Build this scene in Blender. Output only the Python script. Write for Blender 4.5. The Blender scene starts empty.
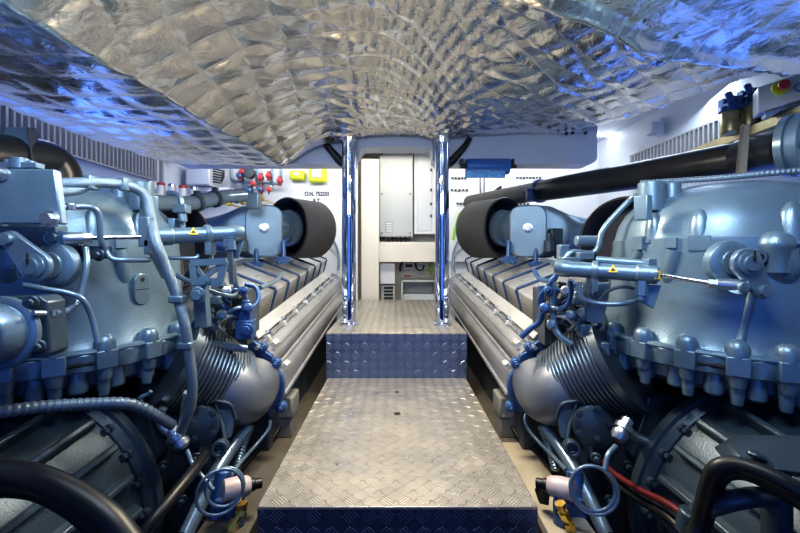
import bpy, math, random
from mathutils import Vector, Matrix, noise
random.seed(7)
scn = bpy.context.scene
COL = scn.collection
F, CX, CY, CZ = 400.0, 396.0, 253.0, 1.5      # focal length in px, vanishing point, camera height
def P(px, py, Y):
    return Vector(((px-CX)/F*Y, Y, CZ+(CY-py)/F*Y))
def W(x, y, z):                                # z measured from eye level
    return Vector((x, y, CZ+z))

# ------------------------------------------------------------------ materials
def mat(name, col, metal=0.0, rough=0.5, bump=0.0, bscale=60.0, var=0.0, vscale=6.0, emit=None, estr=0, spec=0.5, coat=0):
    m = bpy.data.materials.new(name); m.use_nodes = True
    nt = m.node_tree; b = nt.nodes['Principled BSDF']
    b.inputs['Base Color'].default_value = (*col, 1)
    b.inputs['Metallic'].default_value = metal
    b.inputs['Roughness'].default_value = rough
    b.inputs['Specular IOR Level'].default_value = spec
    b.inputs['Coat Weight'].default_value = coat
    tc = nt.nodes.new('ShaderNodeTexCoord')
    if var:
        n = nt.nodes.new('ShaderNodeTexNoise'); n.inputs['Scale'].default_value = vscale; n.inputs['Detail'].default_value = 6
        nt.links.new(tc.outputs['Object'], n.inputs['Vector'])
        r = nt.nodes.new('ShaderNodeValToRGB')
        r.color_ramp.elements[0].position = .3; r.color_ramp.elements[1].position = .7
        r.color_ramp.elements[0].color = (*[max(0, c*(1-var)) for c in col], 1)
        r.color_ramp.elements[1].color = (*[min(1, c*(1+var)) for c in col], 1)
        nt.links.new(n.outputs['Fac'], r.inputs['Fac']); nt.links.new(r.outputs['Color'], b.inputs['Base Color'])
        rr = nt.nodes.new('ShaderNodeMapRange')
        rr.inputs['To Min'].default_value = max(.05, rough-.08); rr.inputs['To Max'].default_value = min(1, rough+.12)
        nt.links.new(n.outputs['Fac'], rr.inputs['Value']); nt.links.new(rr.outputs['Result'], b.inputs['Roughness'])
    if bump:
        n2 = nt.nodes.new('ShaderNodeTexNoise'); n2.inputs['Scale'].default_value = bscale; n2.inputs['Detail'].default_value = 3
        nt.links.new(tc.outputs['Object'], n2.inputs['Vector'])
        bp = nt.nodes.new('ShaderNodeBump'); bp.inputs['Strength'].default_value = bump; bp.inputs['Distance'].default_value = .01
        nt.links.new(n2.outputs['Fac'], bp.inputs['Height']); nt.links.new(bp.outputs['Normal'], b.inputs['Normal'])
    if emit:
        b.inputs['Emission Color'].default_value = (*emit, 1); b.inputs['Emission Strength'].default_value = estr
    return m

def tread(name, col, ax, met):
    """five-bar tread plate: checker of cells, each with five raised bars turned plus or minus 45 degrees"""
    m = mat(name, col, met, .3)
    nt = m.node_tree; b = nt.nodes['Principled BSDF']; N = nt.nodes.new; L = nt.links.new
    def M(op, a, c=None):
        n = N('ShaderNodeMath'); n.operation = op
        for i, v in enumerate((a, c)):
            if v is None: continue
            if isinstance(v, (int, float)): n.inputs[i].default_value = v
            else: L(v, n.inputs[i])
        return n.outputs[0]
    tc = N('ShaderNodeTexCoord'); sx = N('ShaderNodeSeparateXYZ'); L(tc.outputs['Object'], sx.inputs[0])
    c = .058
    x = M('DIVIDE', sx.outputs[ax[0]], c); y = M('DIVIDE', sx.outputs[ax[1]], c)
    fx = M('FLOOR', x); fy = M('FLOOR', y)
    u0 = M('SUBTRACT', M('SUBTRACT', x, fx), .5); v0 = M('SUBTRACT', M('SUBTRACT', y, fy), .5)
    par = M('FLOORED_MODULO', M('ADD', fx, fy), 2.0)
    sg = M('SUBTRACT', M('MULTIPLY', par, 2.0), 1.0)
    vs = M('MULTIPLY', v0, sg)
    u = M('MULTIPLY', M('ADD', u0, vs), .7071); v = M('MULTIPLY', M('SUBTRACT', u0, vs), .7071)
    bars = M('MULTIPLY', M('ADD', M('COSINE', M('MULTIPLY', v, 2*math.pi*6.2)), .25), 1.2)
    eu = M('MULTIPLY', M('SUBTRACT', .47, M('ADD', M('ABSOLUTE', u), M('MULTIPLY', M('ABSOLUTE', v), .35))), 9.0)
    ev = M('MULTIPLY', M('SUBTRACT', .405, M('ABSOLUTE', v)), 14.0)
    h = M('MINIMUM', M('MINIMUM', M('MAXIMUM', bars, 0.0), M('MAXIMUM', eu, 0.0)), M('MINIMUM', M('MAXIMUM', ev, 0.0), 1.0))
    bp = N('ShaderNodeBump'); bp.inputs['Strength'].default_value = 1.0; bp.inputs['Distance'].default_value = .006
    L(h, bp.inputs['Height']); L(bp.outputs['Normal'], b.inputs['Normal'])
    nz = N('ShaderNodeTexNoise'); nz.inputs['Scale'].default_value = 7; nz.inputs['Detail'].default_value = 8
    L(tc.outputs['Object'], nz.inputs['Vector'])
    mr = N('ShaderNodeMapRange'); mr.inputs['From Min'].default_value = .3; mr.inputs['From Max'].default_value = .7
    mr.inputs['To Min'].default_value = .26; mr.inputs['To Max'].default_value = .46
    L(nz.outputs['Fac'], mr.inputs['Value']); L(mr.outputs['Result'], b.inputs['Roughness'])
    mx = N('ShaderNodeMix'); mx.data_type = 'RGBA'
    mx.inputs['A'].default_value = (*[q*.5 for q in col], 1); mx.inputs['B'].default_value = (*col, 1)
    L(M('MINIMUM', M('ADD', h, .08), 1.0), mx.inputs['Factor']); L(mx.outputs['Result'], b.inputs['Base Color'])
    return m

M_ = dict(
    paint=mat('engine_paint', (.165, .245, .315), .5, .33, .12, 220, .12, 7),
    paint2=mat('shaded_gearbox_paint', (.05, .078, .105), .4, .33, .1, 160, .18, 5),  # gearbox paint darkened to hold the shade below the bell housings
    block=mat('dark_casting', (.07, .085, .10), .4, .5, .2, 80, .3, 9),
    elbowm=mat('cast_elbow', (.17, .19, .225), .6, .42, .05, 100, .15, 6),
    silver=mat('silver_paint', (.46, .46, .455), .75, .32, .05, 100, .12, 5),
    shield=mat('heat_shield', (.64, .64, .62), .75, .38, .06, 90, .15, 8),
    bluedge=mat('dark_blue_strap', (.035, .07, .17), .3, .4),  # dark blue of the straps and the clamp ring
    rail=mat('rail_metal', (.62, .62, .60), .6, .4, 0, 0, .08, 5),
    steel=mat('plain_steel', (.50, .54, .58), .9, .28, 0, 0, .1, 20),
    bright=mat('bright_metal', (.75, .76, .77), 1, .18),
    chrome=mat('polished_post', (.55, .62, .80), 1, .06),  # blue light on the posts is tinted into the metal colour
    bellow=mat('bellows_steel', (.17, .21, .25), .85, .34),
    black=mat('black_rubber', (.007, .008, .010), 0, .42),
    blackp=mat('black_paint', (.022, .024, .028), .2, .3, .05, 60, .3, 9),
    drum=mat('drum_skin', (.075, .075, .078), .1, .62, .5, 500, .2, 40),
    drumin=mat('drum_inside', (.015, .02, .04), .1, .6),
    hose=mat('braided_hose', (.20, .27, .34), .6, .4, .4, 500),
    tubem=mat('painted_tube', (.17, .245, .32), .5, .3),
    bluep=mat('blue_fitting', (.05, .115, .27), .4, .35),
    white=mat('white_gloss', (.78, .80, .82), 0, .3, 0, 0, .03, 3),
    beige=mat('cream_gloss', (.74, .70, .61), 0, .35, 0, 0, .04, 3),
    hull=mat('hull_paint', (.66, .70, .76), 0, .45, .03, 30, .05, 2),
    jbox=mat('junction_grey', (.24, .24, .225), 0, .45),
    greyb=mat('grey_enclosure', (.46, .48, .47), .1, .4),
    lgrey=mat('light_enclosure', (.66, .68, .70), .1, .35),
    beam=mat('deck_beam_paint', (.40, .44, .55), .1, .4, .03, 30),
    louver=mat('louver_metal', (.40, .40, .41), .6, .4),
    dark=mat('dark_gap', (.01, .011, .013), 0, .7),
    lit_slab=mat('lit_stringer_paint', (.42, .37, .28), 0, .5, .08, 30, .15, 6),  # lit tone of the stringer cream
    conduit=mat('conduit_sleeve', (.13, .18, .23), .3, .35),
    bilge=mat('bilge_paint', (.035, .036, .04), 0, .55, .1, 20, .4, 4),
    stringer=mat('shaded_stringer_paint', (.10, .09, .075), 0, .5, .08, 30, .15, 6),  # stringer beige darkened to hold the shadow beside the walkway
    yellow=mat('yellow_plastic', (.72, .78, .03), 0, .4),
    warn=mat('warning_yellow', (.85, .55, .02), 0, .4),
    darkred=mat('valve_red', (.30, .06, .07), .2, .4),
    red=mat('red_paint', (.55, .03, .04), 0, .4),
    redcable=mat('red_cable', (.10, .005, .008), 0, .45),
    brass=mat('brass_fitting', (.62, .42, .10), .9, .3, 0, 0, .2, 30),
    bronze=mat('gold_can', (.42, .34, .18), .8, .35, 0, 0, .2, 20),
    pink=mat('pale_can', (.52, .44, .44), .1, .45, 0, 0, .1, 20),
    bluelamp=mat('blue_roll', (.02, .10, .33), .1, .35),
    bluelabel=mat('blue_label', (.10, .30, .60), 0, .5, 0, 0, .5, 90),
    ink=mat('print_ink', (.03, .03, .035), 0, .5),
    green=mat('earth_green', (.25, .55, .06), 0, .5),
    plate=tread('tread_plate_top', (.84, .78, .68), (0, 1), .7),
    riser=tread('tread_plate_riser', (.20, .27, .46), (0, 2), .85),  # same plate as the top, blue reflected light put into its colour
    tube_light=mat('tube_light', (1, 1, 1), 0, .5, emit=(.85, .93, 1), estr=14),
)
def foil_mat():
    m = mat('foil_quilt', (.78, .77, .74), 1.0, .3)
    nt = m.node_tree; b = nt.nodes['Principled BSDF']; tc = nt.nodes['Texture Coordinate']; N = nt.nodes.new; L = nt.links.new
    n = N('ShaderNodeTexNoise'); n.inputs['Scale'].default_value = 12; n.inputs['Detail'].default_value = 4; n.inputs['Distortion'].default_value = 2.0
    L(tc.outputs['Object'], n.inputs['Vector'])
    bp = N('ShaderNodeBump'); bp.inputs['Strength'].default_value = .22; bp.inputs['Distance'].default_value = .02
    L(n.outputs['Fac'], bp.inputs['Height']); L(bp.outputs['Normal'], b.inputs['Normal'])
    at = N('ShaderNodeAttribute'); at.attribute_name = 'seam'
    mx = N('ShaderNodeMix'); mx.data_type = 'RGBA'; mx.inputs['A'].default_value = (.78, .77, .74, 1); mx.inputs['B'].default_value = (.86, .86, .86, 1)
    L(at.outputs['Fac'], mx.inputs['Factor']); L(mx.outputs['Result'], b.inputs['Base Color'])
    mr = N('ShaderNodeMapRange'); mr.inputs['To Min'].default_value = .22; mr.inputs['To Max'].default_value = .45
    L(at.outputs['Fac'], mr.inputs['Value']); L(mr.outputs['Result'], b.inputs['Roughness'])
    return m
M_['foil'] = foil_mat()

# ------------------------------------------------------------------ mesh builder
def frame(axis):
    a = Vector(axis).normalized()
    t = Vector((0, 0, 1)) if abs(a.z) < .9 else Vector((1, 0, 0))
    u = t.cross(a).normalized(); v = a.cross(u)
    return a, u, v
def spline(pts, k=6):
    pts = [Vector(p) for p in pts]
    if len(pts) < 3: return pts
    q = [2*pts[0]-pts[1]] + pts + [2*pts[-1]-pts[-2]]
    out = []
    for i in range(1, len(q)-2):
        p0, p1, p2, p3 = q[i-1:i+3]
        for j in range(k):
            t = j/k
            out.append(.5*((2*p1)+(p2-p0)*t+(2*p0-5*p1+4*p2-p3)*t*t+(3*p1-p0-3*p2+p3)*t**3))
    out.append(pts[-1]); return out
class MB:
    def __init__(s, side=1): s.v = []; s.f = []; s.side = side
    def add(s, vs, fs):
        o = len(s.v); s.v += [Vector(p) for p in vs]; s.f += [[o+i for i in f] for f in fs]; return s
    def box(s, c, size, rot=None):
        c = Vector(c); h = Vector(size)/2
        vs = [Vector((x*h.x, y*h.y, z*h.z)) for x in (-1, 1) for y in (-1, 1) for z in (-1, 1)]
        if rot is not None: vs = [rot @ p for p in vs]
        return s.add([c+p for p in vs], [(0, 1, 3, 2), (4, 6, 7, 5), (0, 4, 5, 1), (2, 3, 7, 6), (0, 2, 6, 4), (1, 5, 7, 3)])
    def rings(s, rs, close=False, caps=True):
        n = len(rs[0]); o = len(s.v)
        for r in rs: s.v += [Vector(p) for p in r]
        K = len(rs)
        for i in range(K if close else K-1):
            a = o+i*n; b = o+((i+1) % K)*n
            for j in range(n): s.f.append([a+j, a+(j+1) % n, b+(j+1) % n, b+j])
        if caps and not close:
            s.f.append([o+j for j in range(n)][::-1]); s.f.append([o+(K-1)*n+j for j in range(n)])
        return s
    def lathe(s, prof, o, axis, n=28, caps=True):
        o = Vector(o); a, u, v = frame(axis)
        return s.rings([[o+a*t+(u*math.cos(6.28318530718*j/n)+v*math.sin(6.28318530718*j/n))*max(r, 1e-4) for j in range(n)] for t, r in prof], caps=caps)
    def cyl(s, a, b, r, r2=None, n=20):
        a = Vector(a); b = Vector(b); d = b-a
        return s.lathe([(0, r), (d.length, r if r2 is None else r2)], a, d, n)
    def tube(s, pts, r, n=10, k=6, corr=0, pitch=.012, smooth=True):
        p = spline(pts, k) if smooth else [Vector(q) for q in pts]
        if corr:                                 # resample finely for a corrugated sleeve
            q = [p[0]]; 
            for a, b in zip(p, p[1:]):
                m = max(1, round((b-a).length/(pitch/4)))
                q += [a.lerp(b, (i+1)/m) for i in range(m)]
            p = q
        rs = []; up = None
        for i, c in enumerate(p):
            t = (p[min(i+1, len(p)-1)]-p[max(i-1, 0)]).normalized()
            if up is None: _, up, _ = frame(t)
            up = (up-t*up.dot(t)).normalized(); w = t.cross(up)
            rad = r[0]+(r[1]-r[0])*i/(len(p)-1) if isinstance(r, (tuple, list)) else r
            if corr: rad *= 1+corr*(1 if (i//2) % 2 else -1)
            rs.append([c+(up*math.cos(6.28318530718*j/n)+w*math.sin(6.28318530718*j/n))*rad for j in range(n)])
        return s.rings(rs)
    def prism(s, poly, vec):
        poly = [Vector(p) for p in poly]; vec = Vector(vec)
        return s.rings([poly, [p+vec for p in poly]])
    def ball(s, c, r, sc=(1, 1, 1), n=16):
        k = n//2
        return s.rings([[Vector(c)+Vector((math.sin(math.pi*max(i, .02)/k if i < k else math.pi*(k-.02)/k)*math.cos(6.2832*j/n)*r*sc[0],
                        math.sin(math.pi*max(i, .02)/k if i < k else math.pi*(k-.02)/k)*math.sin(6.2832*j/n)*r*sc[1], -math.cos(math.pi*i/k)*r*sc[2])) for j in range(n)] for i in range(k+1)])
    def torus(s, c, axis, R, r, n=32, m=10):
        c = Vector(c); a, u, v = frame(axis); rs = []
        for i in range(n):
            d = u*math.cos(6.28318530718*i/n)+v*math.sin(6.28318530718*i/n)
            rs.append([c+d*(R+r*math.cos(6.2832*j/m))+a*r*math.sin(6.2832*j/m) for j in range(m)])
        return s.rings(rs, close=True)
    def bolt(s, p, nrm, r=.012, h=.01):
        nrm = Vector(nrm).normalized(); p = Vector(p)
        s.cyl(p-nrm*.004, p+nrm*h*.35, r*1.45, n=14); return s.cyl(p+nrm*h*.35, p+nrm*h*1.3, r, n=6)
    def build(s, name, m, parent=None, bevel=0, smooth=38, subs=0):
        o0 = LOC.get(parent.name, Vector((0, 0, 0))) if parent else Vector((0, 0, 0))
        vs = [Vector((p.x*s.side, p.y, p.z))-o0 for p in s.v]
        me = bpy.data.meshes.new(name)
        me.from_pydata([tuple(p) for p in vs], [], [f if s.side > 0 else f[::-1] for f in s.f]); me.update()
        import bmesh
        bm = bmesh.new(); bm.from_mesh(me); bmesh.ops.recalc_face_normals(bm, faces=bm.faces); bm.to_mesh(me); bm.free()
        me.shade_smooth()
        me.set_sharp_from_angle(angle=math.radians(smooth))
        me.materials.append(M_[m])
        o = bpy.data.objects.new(name, me); COL.objects.link(o)
        if parent: o.parent = parent; LOC[o.name] = o0
        else: LOC[o.name] = Vector((0, 0, 0))
        if bevel:
            b = o.modifiers.new('Bevel', 'BEVEL'); b.width = bevel; b.segments = 2; b.limit_method = 'ANGLE'; b.angle_limit = math.radians(40); b.harden_normals = False
        return o
LOC = {}
def thing(name, label, cat, loc, group=None):
    o = bpy.data.objects.new(name, None); COL.objects.link(o); o.location = loc; o.empty_display_size = .1
    LOC[o.name] = Vector(loc); o['label'] = label; o['category'] = cat
    if group: o['group'] = group
    return o
def tag(o, label, cat, group=None):
    o['label'] = label; o['category'] = cat
    if group: o['group'] = group
    return o
def struct(o): o['kind'] = 'structure'; return o
def lab(o, t): o['label'] = t; return o
def rrect(w, h, r, k=5):
    out = []
    for cx, cy, a0 in ((w/2-r, h/2-r, 0), (-w/2+r, h/2-r, 90), (-w/2+r, -h/2+r, 180), (w/2-r, -h/2+r, 270)):
        for i in range(k+1):
            a = math.radians(a0+90*i/k); out.append((cx+r*math.cos(a), cy+r*math.sin(a)))
    return out
def Rz(a): return Matrix.Rotation(a, 3, 'Z')

# ================================================================== SETTING
struct(MB().box((0, 2.4, -.02), (4.8, 5.6, .04)).build('floor', 'bilge'))
LX, RX, BY = -2.2, 2.2, 4.35
struct(MB().box((LX-.03, 2.2, 1.5), (.06, 5.0, 3.0)).build('wall_left', 'hull'))
struct(MB().box((RX+.03, 2.2, 1.5), (.06, 5.0, 3.0)).build('wall_right', 'hull'))
wb = MB()
wb.box((-1.31, BY+.03, 1.5), (1.78, .06, 3.0)); wb.box((1.33, BY+.03, 1.5), (1.74, .06, 3.0)); wb.box((.02, BY+.03, 2.80), (.9, .06, .4))
struct(wb.build('wall_back', 'white'))
rc = MB(); rc.box((0, 5.0, 1.6), (1.6, .06, 2.6)); rc.box((-.55, 4.7, 1.6), (.06, .6, 2.6)); rc.box((.6, 4.7, 1.6), (.06, .6, 2.6)); rc.box((0, 4.7, .885), (1.2, .66, .04))
struct(rc.build('wall_recess', 'beige'))
struct(MB().box((0, 2.3, 2.72), (4.5, 5.6, .04)).build('ceiling', 'hull'))
# beige pilaster and ledge of the recess
struct(MB().box(((361.5+379-2*CX)/2/F*4.5, 4.5, 1.75), (.20, .1, 1.6)).build('trim_1', 'beige', bevel=.008))
a = P(379, 242, 4.55); b = P(440, 262, 4.55)
struct(MB().box(((a.x+b.x)/2, 4.70, (a.z+b.z)/2), (b.x-a.x, .35, a.z-b.z)).build('trim_2', 'beige', bevel=.004))
# transverse deck beam with arched cut-out
def beam():
    zt, zb, za = .93, .652, .775
    xl, xr, r = -1.6, 1.475, .05
    pts = [(xl, zt), (xl, zb), (-.30, zb)]
    for i in range(7): t = i/6*math.pi/2; pts.append((-.30+.0+.04*math.sin(t) if False else -.27-.03*math.cos(t)+.0, zb+.03+(za-zb-.09)*i/6))
    for i in range(7): t = i/6*math.pi/2; pts.append((-.27+.06*(1-math.cos(t)), za-.06+.06*math.sin(t)))
    for i in range(7): t = i/6*math.pi/2; pts.append((.21+.06*math.sin(t), za-.06+.06*math.cos(t)))
    pts += [(.27, zb+.03), (.30, zb)]
    for i in range(6): t = i/5*math.pi/2; pts.append((xr-.06+.06*math.sin(t), zb+.06-.06*math.cos(t)))
    pts.append((xr, zt))
    m = MB(); m.prism([W(x, 2.93, z) for x, z in pts], (0, .17, 0)); return m
struct(beam().build('trim_3', 'beam'))
# wall trims: dark joint and white upright at the ends of the side walls
struct(MB().box((LX+.012, P(160, 0, 3.73).y, 1.9), (.03, .03, 1.4)).build('trim_4', 'louver'))
struct(MB().box((LX+.05, 4.22, 1.9), (.1, .1, 1.4)).build('trim_5', 'white'))
# ledge along the starboard hull side under the filters
e0, e1 = P(690, 151, 2.9), P(830, 96, 1.85)
d = (e1-e0)
struct(MB().prism([e0+Vector((-.02, 0, 0)), e0+Vector((.13, 0, 0)), e0+Vector((.13, 0, -.05)), e0+Vector((-.02, 0, -.05))], d).build('trim_6', 'bronze'))
# bilge stringers
for nm, sx in (('trim_7', -1), ('trim_8', 1)):
    struct(MB(sx).prism([W(.50, .4, -.95), W(.68, .4, -.95), W(.68, .4, -1.499), W(.50, .4, -1.499)], (0, 3.7, 0)).build(nm, 'stringer', bevel=.006))
    
struct(MB().prism([W(.515, .5, -.945), W(.675, .5, -.945), W(.675, .5, -1.2), W(.515, .5, -1.2)], (0, 1.5, 0)).build('trim_9', 'lit_slab', bevel=.004))  # added slab, paints the lit stretch of the starboard stringer

def louver(side, y0, y1, z0, z1, lbl):
    t = thing('louver_grille', lbl, 'grille', (side*2.19, (y0+y1)/2, CZ+(z0+z1)/2))
    x = 2.17
    MB(side).box((x+.02, (y0+y1)/2, CZ+(z0+z1)/2), (.012, y1-y0, z1-z0)).build('backing', 'dark', t)
    n = int((y1-y0)/.044); m = MB(side)
    for i in range(n):
        y = y0+(i+.5)*(y1-y0)/n
        m.prism([(x+.014, y-.016, CZ+z0+.005), (x-.004, y-.008, CZ+z0+.005), (x-.004, y+.008, CZ+z0+.005), (x+.014, y+.016, CZ+z0+.005)], (0, 0, z1-z0-.01))
    m.build('slats', 'louver', t)
    fr = MB(side)
    for zz in (z0, z1): fr.box((x+.005, (y0+y1)/2, CZ+zz), (.02, y1-y0+.02, .012))
    for yy in (y0, y1): fr.box((x+.005, yy, CZ+(z0+z1)/2), (.02, .012, z1-z0))
    fr.build('frame', 'louver', t)
louver(-1, 1.5, 3.62, .655, .87, 'vertical-slat louver grille on the white hull side above the black exhaust elbow')
louver(1, 2.3, 3.7, .60, .90, 'vertical-slat louver grille on the white hull side above the long black pipe')

# ================================================================== FOIL BLANKET
def smooth(a, b, x):
    t = max(0, min(1, (x-a)/(b-a))); return t*t*(3-2*t)
def yedge(x):
    k = [(-.2, 1.02), (.1, 1.10), (.37, 1.20), (.67, 1.32), (1.0, 1.48), (1.2, 1.56), (1.55, 1.575), (2.4, 1.53)]
    for (a, p), (b, q) in zip(k, k[1:]):
        if x <= b: return p+(q-p)*(x-a)/(b-a)
    return k[-1][1]
def foil_z(x, y):
    xc = -.80-.10*(2.75-y)
    tt = max(0, min(1, (x-xc)/.55))
    z = .622+.238*math.sin(tt*math.pi/2)**.92 + .05*smooth(2.4, 1.3, y)*smooth(-.5, 0, x)
    if x < xc: z += .02*smooth(0, .5, xc-x)*math.sin(y*2.5)
    # front lower roll at right, near the lens
    if x > .0:
        ye = yedge(x)+.02*math.sin(x*9)
        z += -(.04+.13*smooth(.0, .5, x))*smooth(ye+.02, ye-.02, y)*smooth(0, .3, x) + .05*smooth(ye-.05, ye-.6, y)
        z -= .03*math.exp(-((y-ye+.035)/.035)**2)*smooth(.1, .5, x)
        z += .02*math.exp(-((y-ye-.10)/.08)**2)*smooth(.1, .5, x)
        z -= .03*math.exp(-((x-.75)/.45)**2-((y-1.95)/.4)**2)
    z += .025*math.exp(-((x-.1)/.5)**2-((y-1.9)/.4)**2)
    # gather around post tops
    for pxx in (-.335, .33):
        d2 = ((x-pxx)**2+(y-2.85)**2)
        z += -.03*math.exp(-d2/.06)
    return z
def foil():
    x0, x1, y0, y1, h = -1.60, 2.18, .15, 2.84, .011
    nx, ny = int((x1-x0)/h), int((y1-y0)/h)
    vs, idx, fs, seam = [], {}, [], []
    q = .15
    for j in range(ny+1):
        for i in range(nx+1):
            x = x0+(x1-x0)*i/nx; y = y0+(y1-y0)*j/ny
            z = foil_z(x, y)
            ang = .10 if x < -.3 else .10+.65*smooth(-.3, .5, x)
            if y < yedge(max(x, 0))-.02 and x > .3: ang = .1
            wob = noise.noise(Vector((x*2.3, y*2.3, 3)))*.085
            u = (x*math.cos(ang)+y*math.sin(ang)+wob)/q; v = (-x*math.sin(ang)+y*math.cos(ang)-wob)/q
            su, sv = abs(math.sin(math.pi*u)), abs(math.sin(math.pi*v))
            puff = (su*sv)**.55
            seam.append(max(0, 1-min(su, sv)/.11))
            near = 1-.6*smooth(0, .05, yedge(x)-y)*smooth(.2, .4, x)
            z -= .011*puff*near
            n1 = noise.noise(Vector((x*5, y*5, 1))); n2 = noise.noise(Vector((x*14+3, y*14, 7)))
            z += (.010*n1+.0022*n2)*(.4+.6*puff)*near
            # long drag folds: ridged noise stretched along the diagonal
            a1, a2 = x*.8+y*.6, -x*.6+y*.8
            f1 = 1-abs(noise.noise(Vector((a1*2.2, a2*9, 12))))*2.2
            z -= .010*max(0, f1)**4*smooth(-.9, -.2, x)*near
            r = math.hypot(x-.05, y-2.6); th = math.atan2(y-2.9, x)
            z += .004*math.sin(th*30+4*n1)*smooth(.9, .3, r)
            idx[i, j] = len(vs); vs.append(W(x, y, z))
    for j in range(ny):
        for i in range(nx):
            x = x0+(x1-x0)*(i+.5)/nx; y = y0+(y1-y0)*(j+.5)/ny
            if x > 1.30 and y > 2.76-(x-1.30)*1.75: continue
            fs.append((idx[i, j], idx[i+1, j], idx[i+1, j+1], idx[i, j+1]))
    # hanging skirts up to the deck: outer side of the duct and the back edge
    m = MB(); m.add(vs, fs)
    side = [vs[idx[0, j]] for j in range(ny+1)]
    o = len(m.v); m.v += [Vector((p.x-.01, p.y, 2.695)) for p in side]
    for j in range(ny): m.f.append([idx[0, j], idx[0, j+1], o+j+1, o+j])
    back = [vs[idx[i, ny]] for i in range(nx+1) if x0+(x1-x0)*i/nx < 1.28]
    o = len(m.v); m.v += [Vector((p.x, p.y+.005, 2.695)) for p in back]
    for i in range(len(back)-1): m.f.append([idx[i, ny], idx[i+1, ny], o+i+1, o+i])
    ob = m.build('insulation_blanket', 'foil', smooth=180)
    at = ob.data.attributes.new('seam', 'FLOAT', 'POINT')
    for i in range(len(seam)): at.data[i].value = seam[i]
    return ob
tag(foil(), 'crumpled silver quilted foil insulation blanket sagging under the deckhead', 'insulation')

# ================================================================== POSTS
for x, l in ((-.335, 'polished chrome post on the raised tread plate, beside the official number plate'), (.328, 'polished chrome post on the raised tread plate, beside the blue roller lamp')):
    t = thing('support_post', l, 'post', W(x, 2.85, -.51), 'polished support posts')
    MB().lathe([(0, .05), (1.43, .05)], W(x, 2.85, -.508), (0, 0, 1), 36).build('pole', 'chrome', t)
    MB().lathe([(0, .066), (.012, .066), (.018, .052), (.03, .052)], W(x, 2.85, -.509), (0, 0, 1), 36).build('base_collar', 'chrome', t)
    MB().lathe([(0, .05), (.03, .056), (.10, .062), (.13, .06)], W(x, 2.85, .78), (0, 0, 1), 36).build('top_wrap', 'foil', t)
# ================================================================== WALKWAY
YA, YB, YC = 1.26, 2.56, 4.36
t = thing('walkway_platform', 'near lower aluminium tread plate platform with a dark finger hole', 'walkway', W(0, 1.9, -1.5))
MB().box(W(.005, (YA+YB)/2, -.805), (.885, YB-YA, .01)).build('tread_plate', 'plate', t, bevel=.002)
MB().box(W(.005, YA+.006, -1.15), (.885, .008, .68)).build('front_riser', 'riser', t)
fr = MB()
for sx in (-.43, .44): fr.box(W(sx, (YA+YB)/2+.02, -1.15), (.02, YB-YA-.06, .68))
fr.build('side_frame', 'block', t)
MB().cyl(W(.0062, 1.99, -.801), W(.0062, 1.99, -.7985), .017).build('finger_hole', 'dark', t)
MB().cyl(W(.0062, 2.30, -.801), W(.0062, 2.30, -.7985), .012).build('finger_hole', 'dark', t)
t = thing('walkway_step', 'raised tread plate step carrying the two chrome posts, with a blue-lit riser', 'step', W(0, 3.4, -1.5))
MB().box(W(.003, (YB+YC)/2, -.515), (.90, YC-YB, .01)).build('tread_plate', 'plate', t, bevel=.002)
MB().box(W(.003, YB+.005, -.665), (.90, .008, .29)).build('front_riser', 'riser', t)
MB().box(W(.003, YB+.012, -.526), (.90, .012, .012)).build('nosing', 'steel', t)
fr = MB()
for sx in (-.43, .436): fr.box(W(sx, (YB+YC)/2+.02, -1.02), (.02, YC-YB-.06, .95))
fr.build('side_frame', 'block', t)

# ================================================================== ENGINES
TILT = .0875
def E(x, z, y): return W(x, y, z+TILT*(y-2))     # engine axis runs down towards the gearbox
BC = (1.32, 1.6)
BPROF = [(-.45, .10), (-.45, .40), (-.43, .43), (-.385, .435), (-.382, .468), (-.375, .476), (-.325, .476), (-.318, .470), (-.315, .452), (-.285, .436), (-.23, .418), (-.14, .406), (-.02, .401), (.05, .398), (.055, .392), (.11, .378), (.16, .350), (.20, .31), (.235, .25), (.26, .17), (.272, .08), (.275, .0)]
def bell_r(z):
    for (a, ra), (b, rb) in zip(BPROF[1:], BPROF[2:]):
        if a <= z <= b and b > a: return ra+(rb-ra)*(z-a)/(b-a)
    return .1
def bell_hit(px, py):
    d = Vector(((px-CX)/F, 1, (CY-py)/F)); Y = .7
    while Y < 2.2:
        p = d*Y
        if math.hypot(p.x-BC[0], Y-BC[1]) < bell_r(p.z): break
        Y += .002
    n = Vector((p.x-BC[0], Y-BC[1], 0)).normalized()
    return Vector((p.x, Y, CZ+p.z)), n
def LR(px): return 2*CX-px

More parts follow.
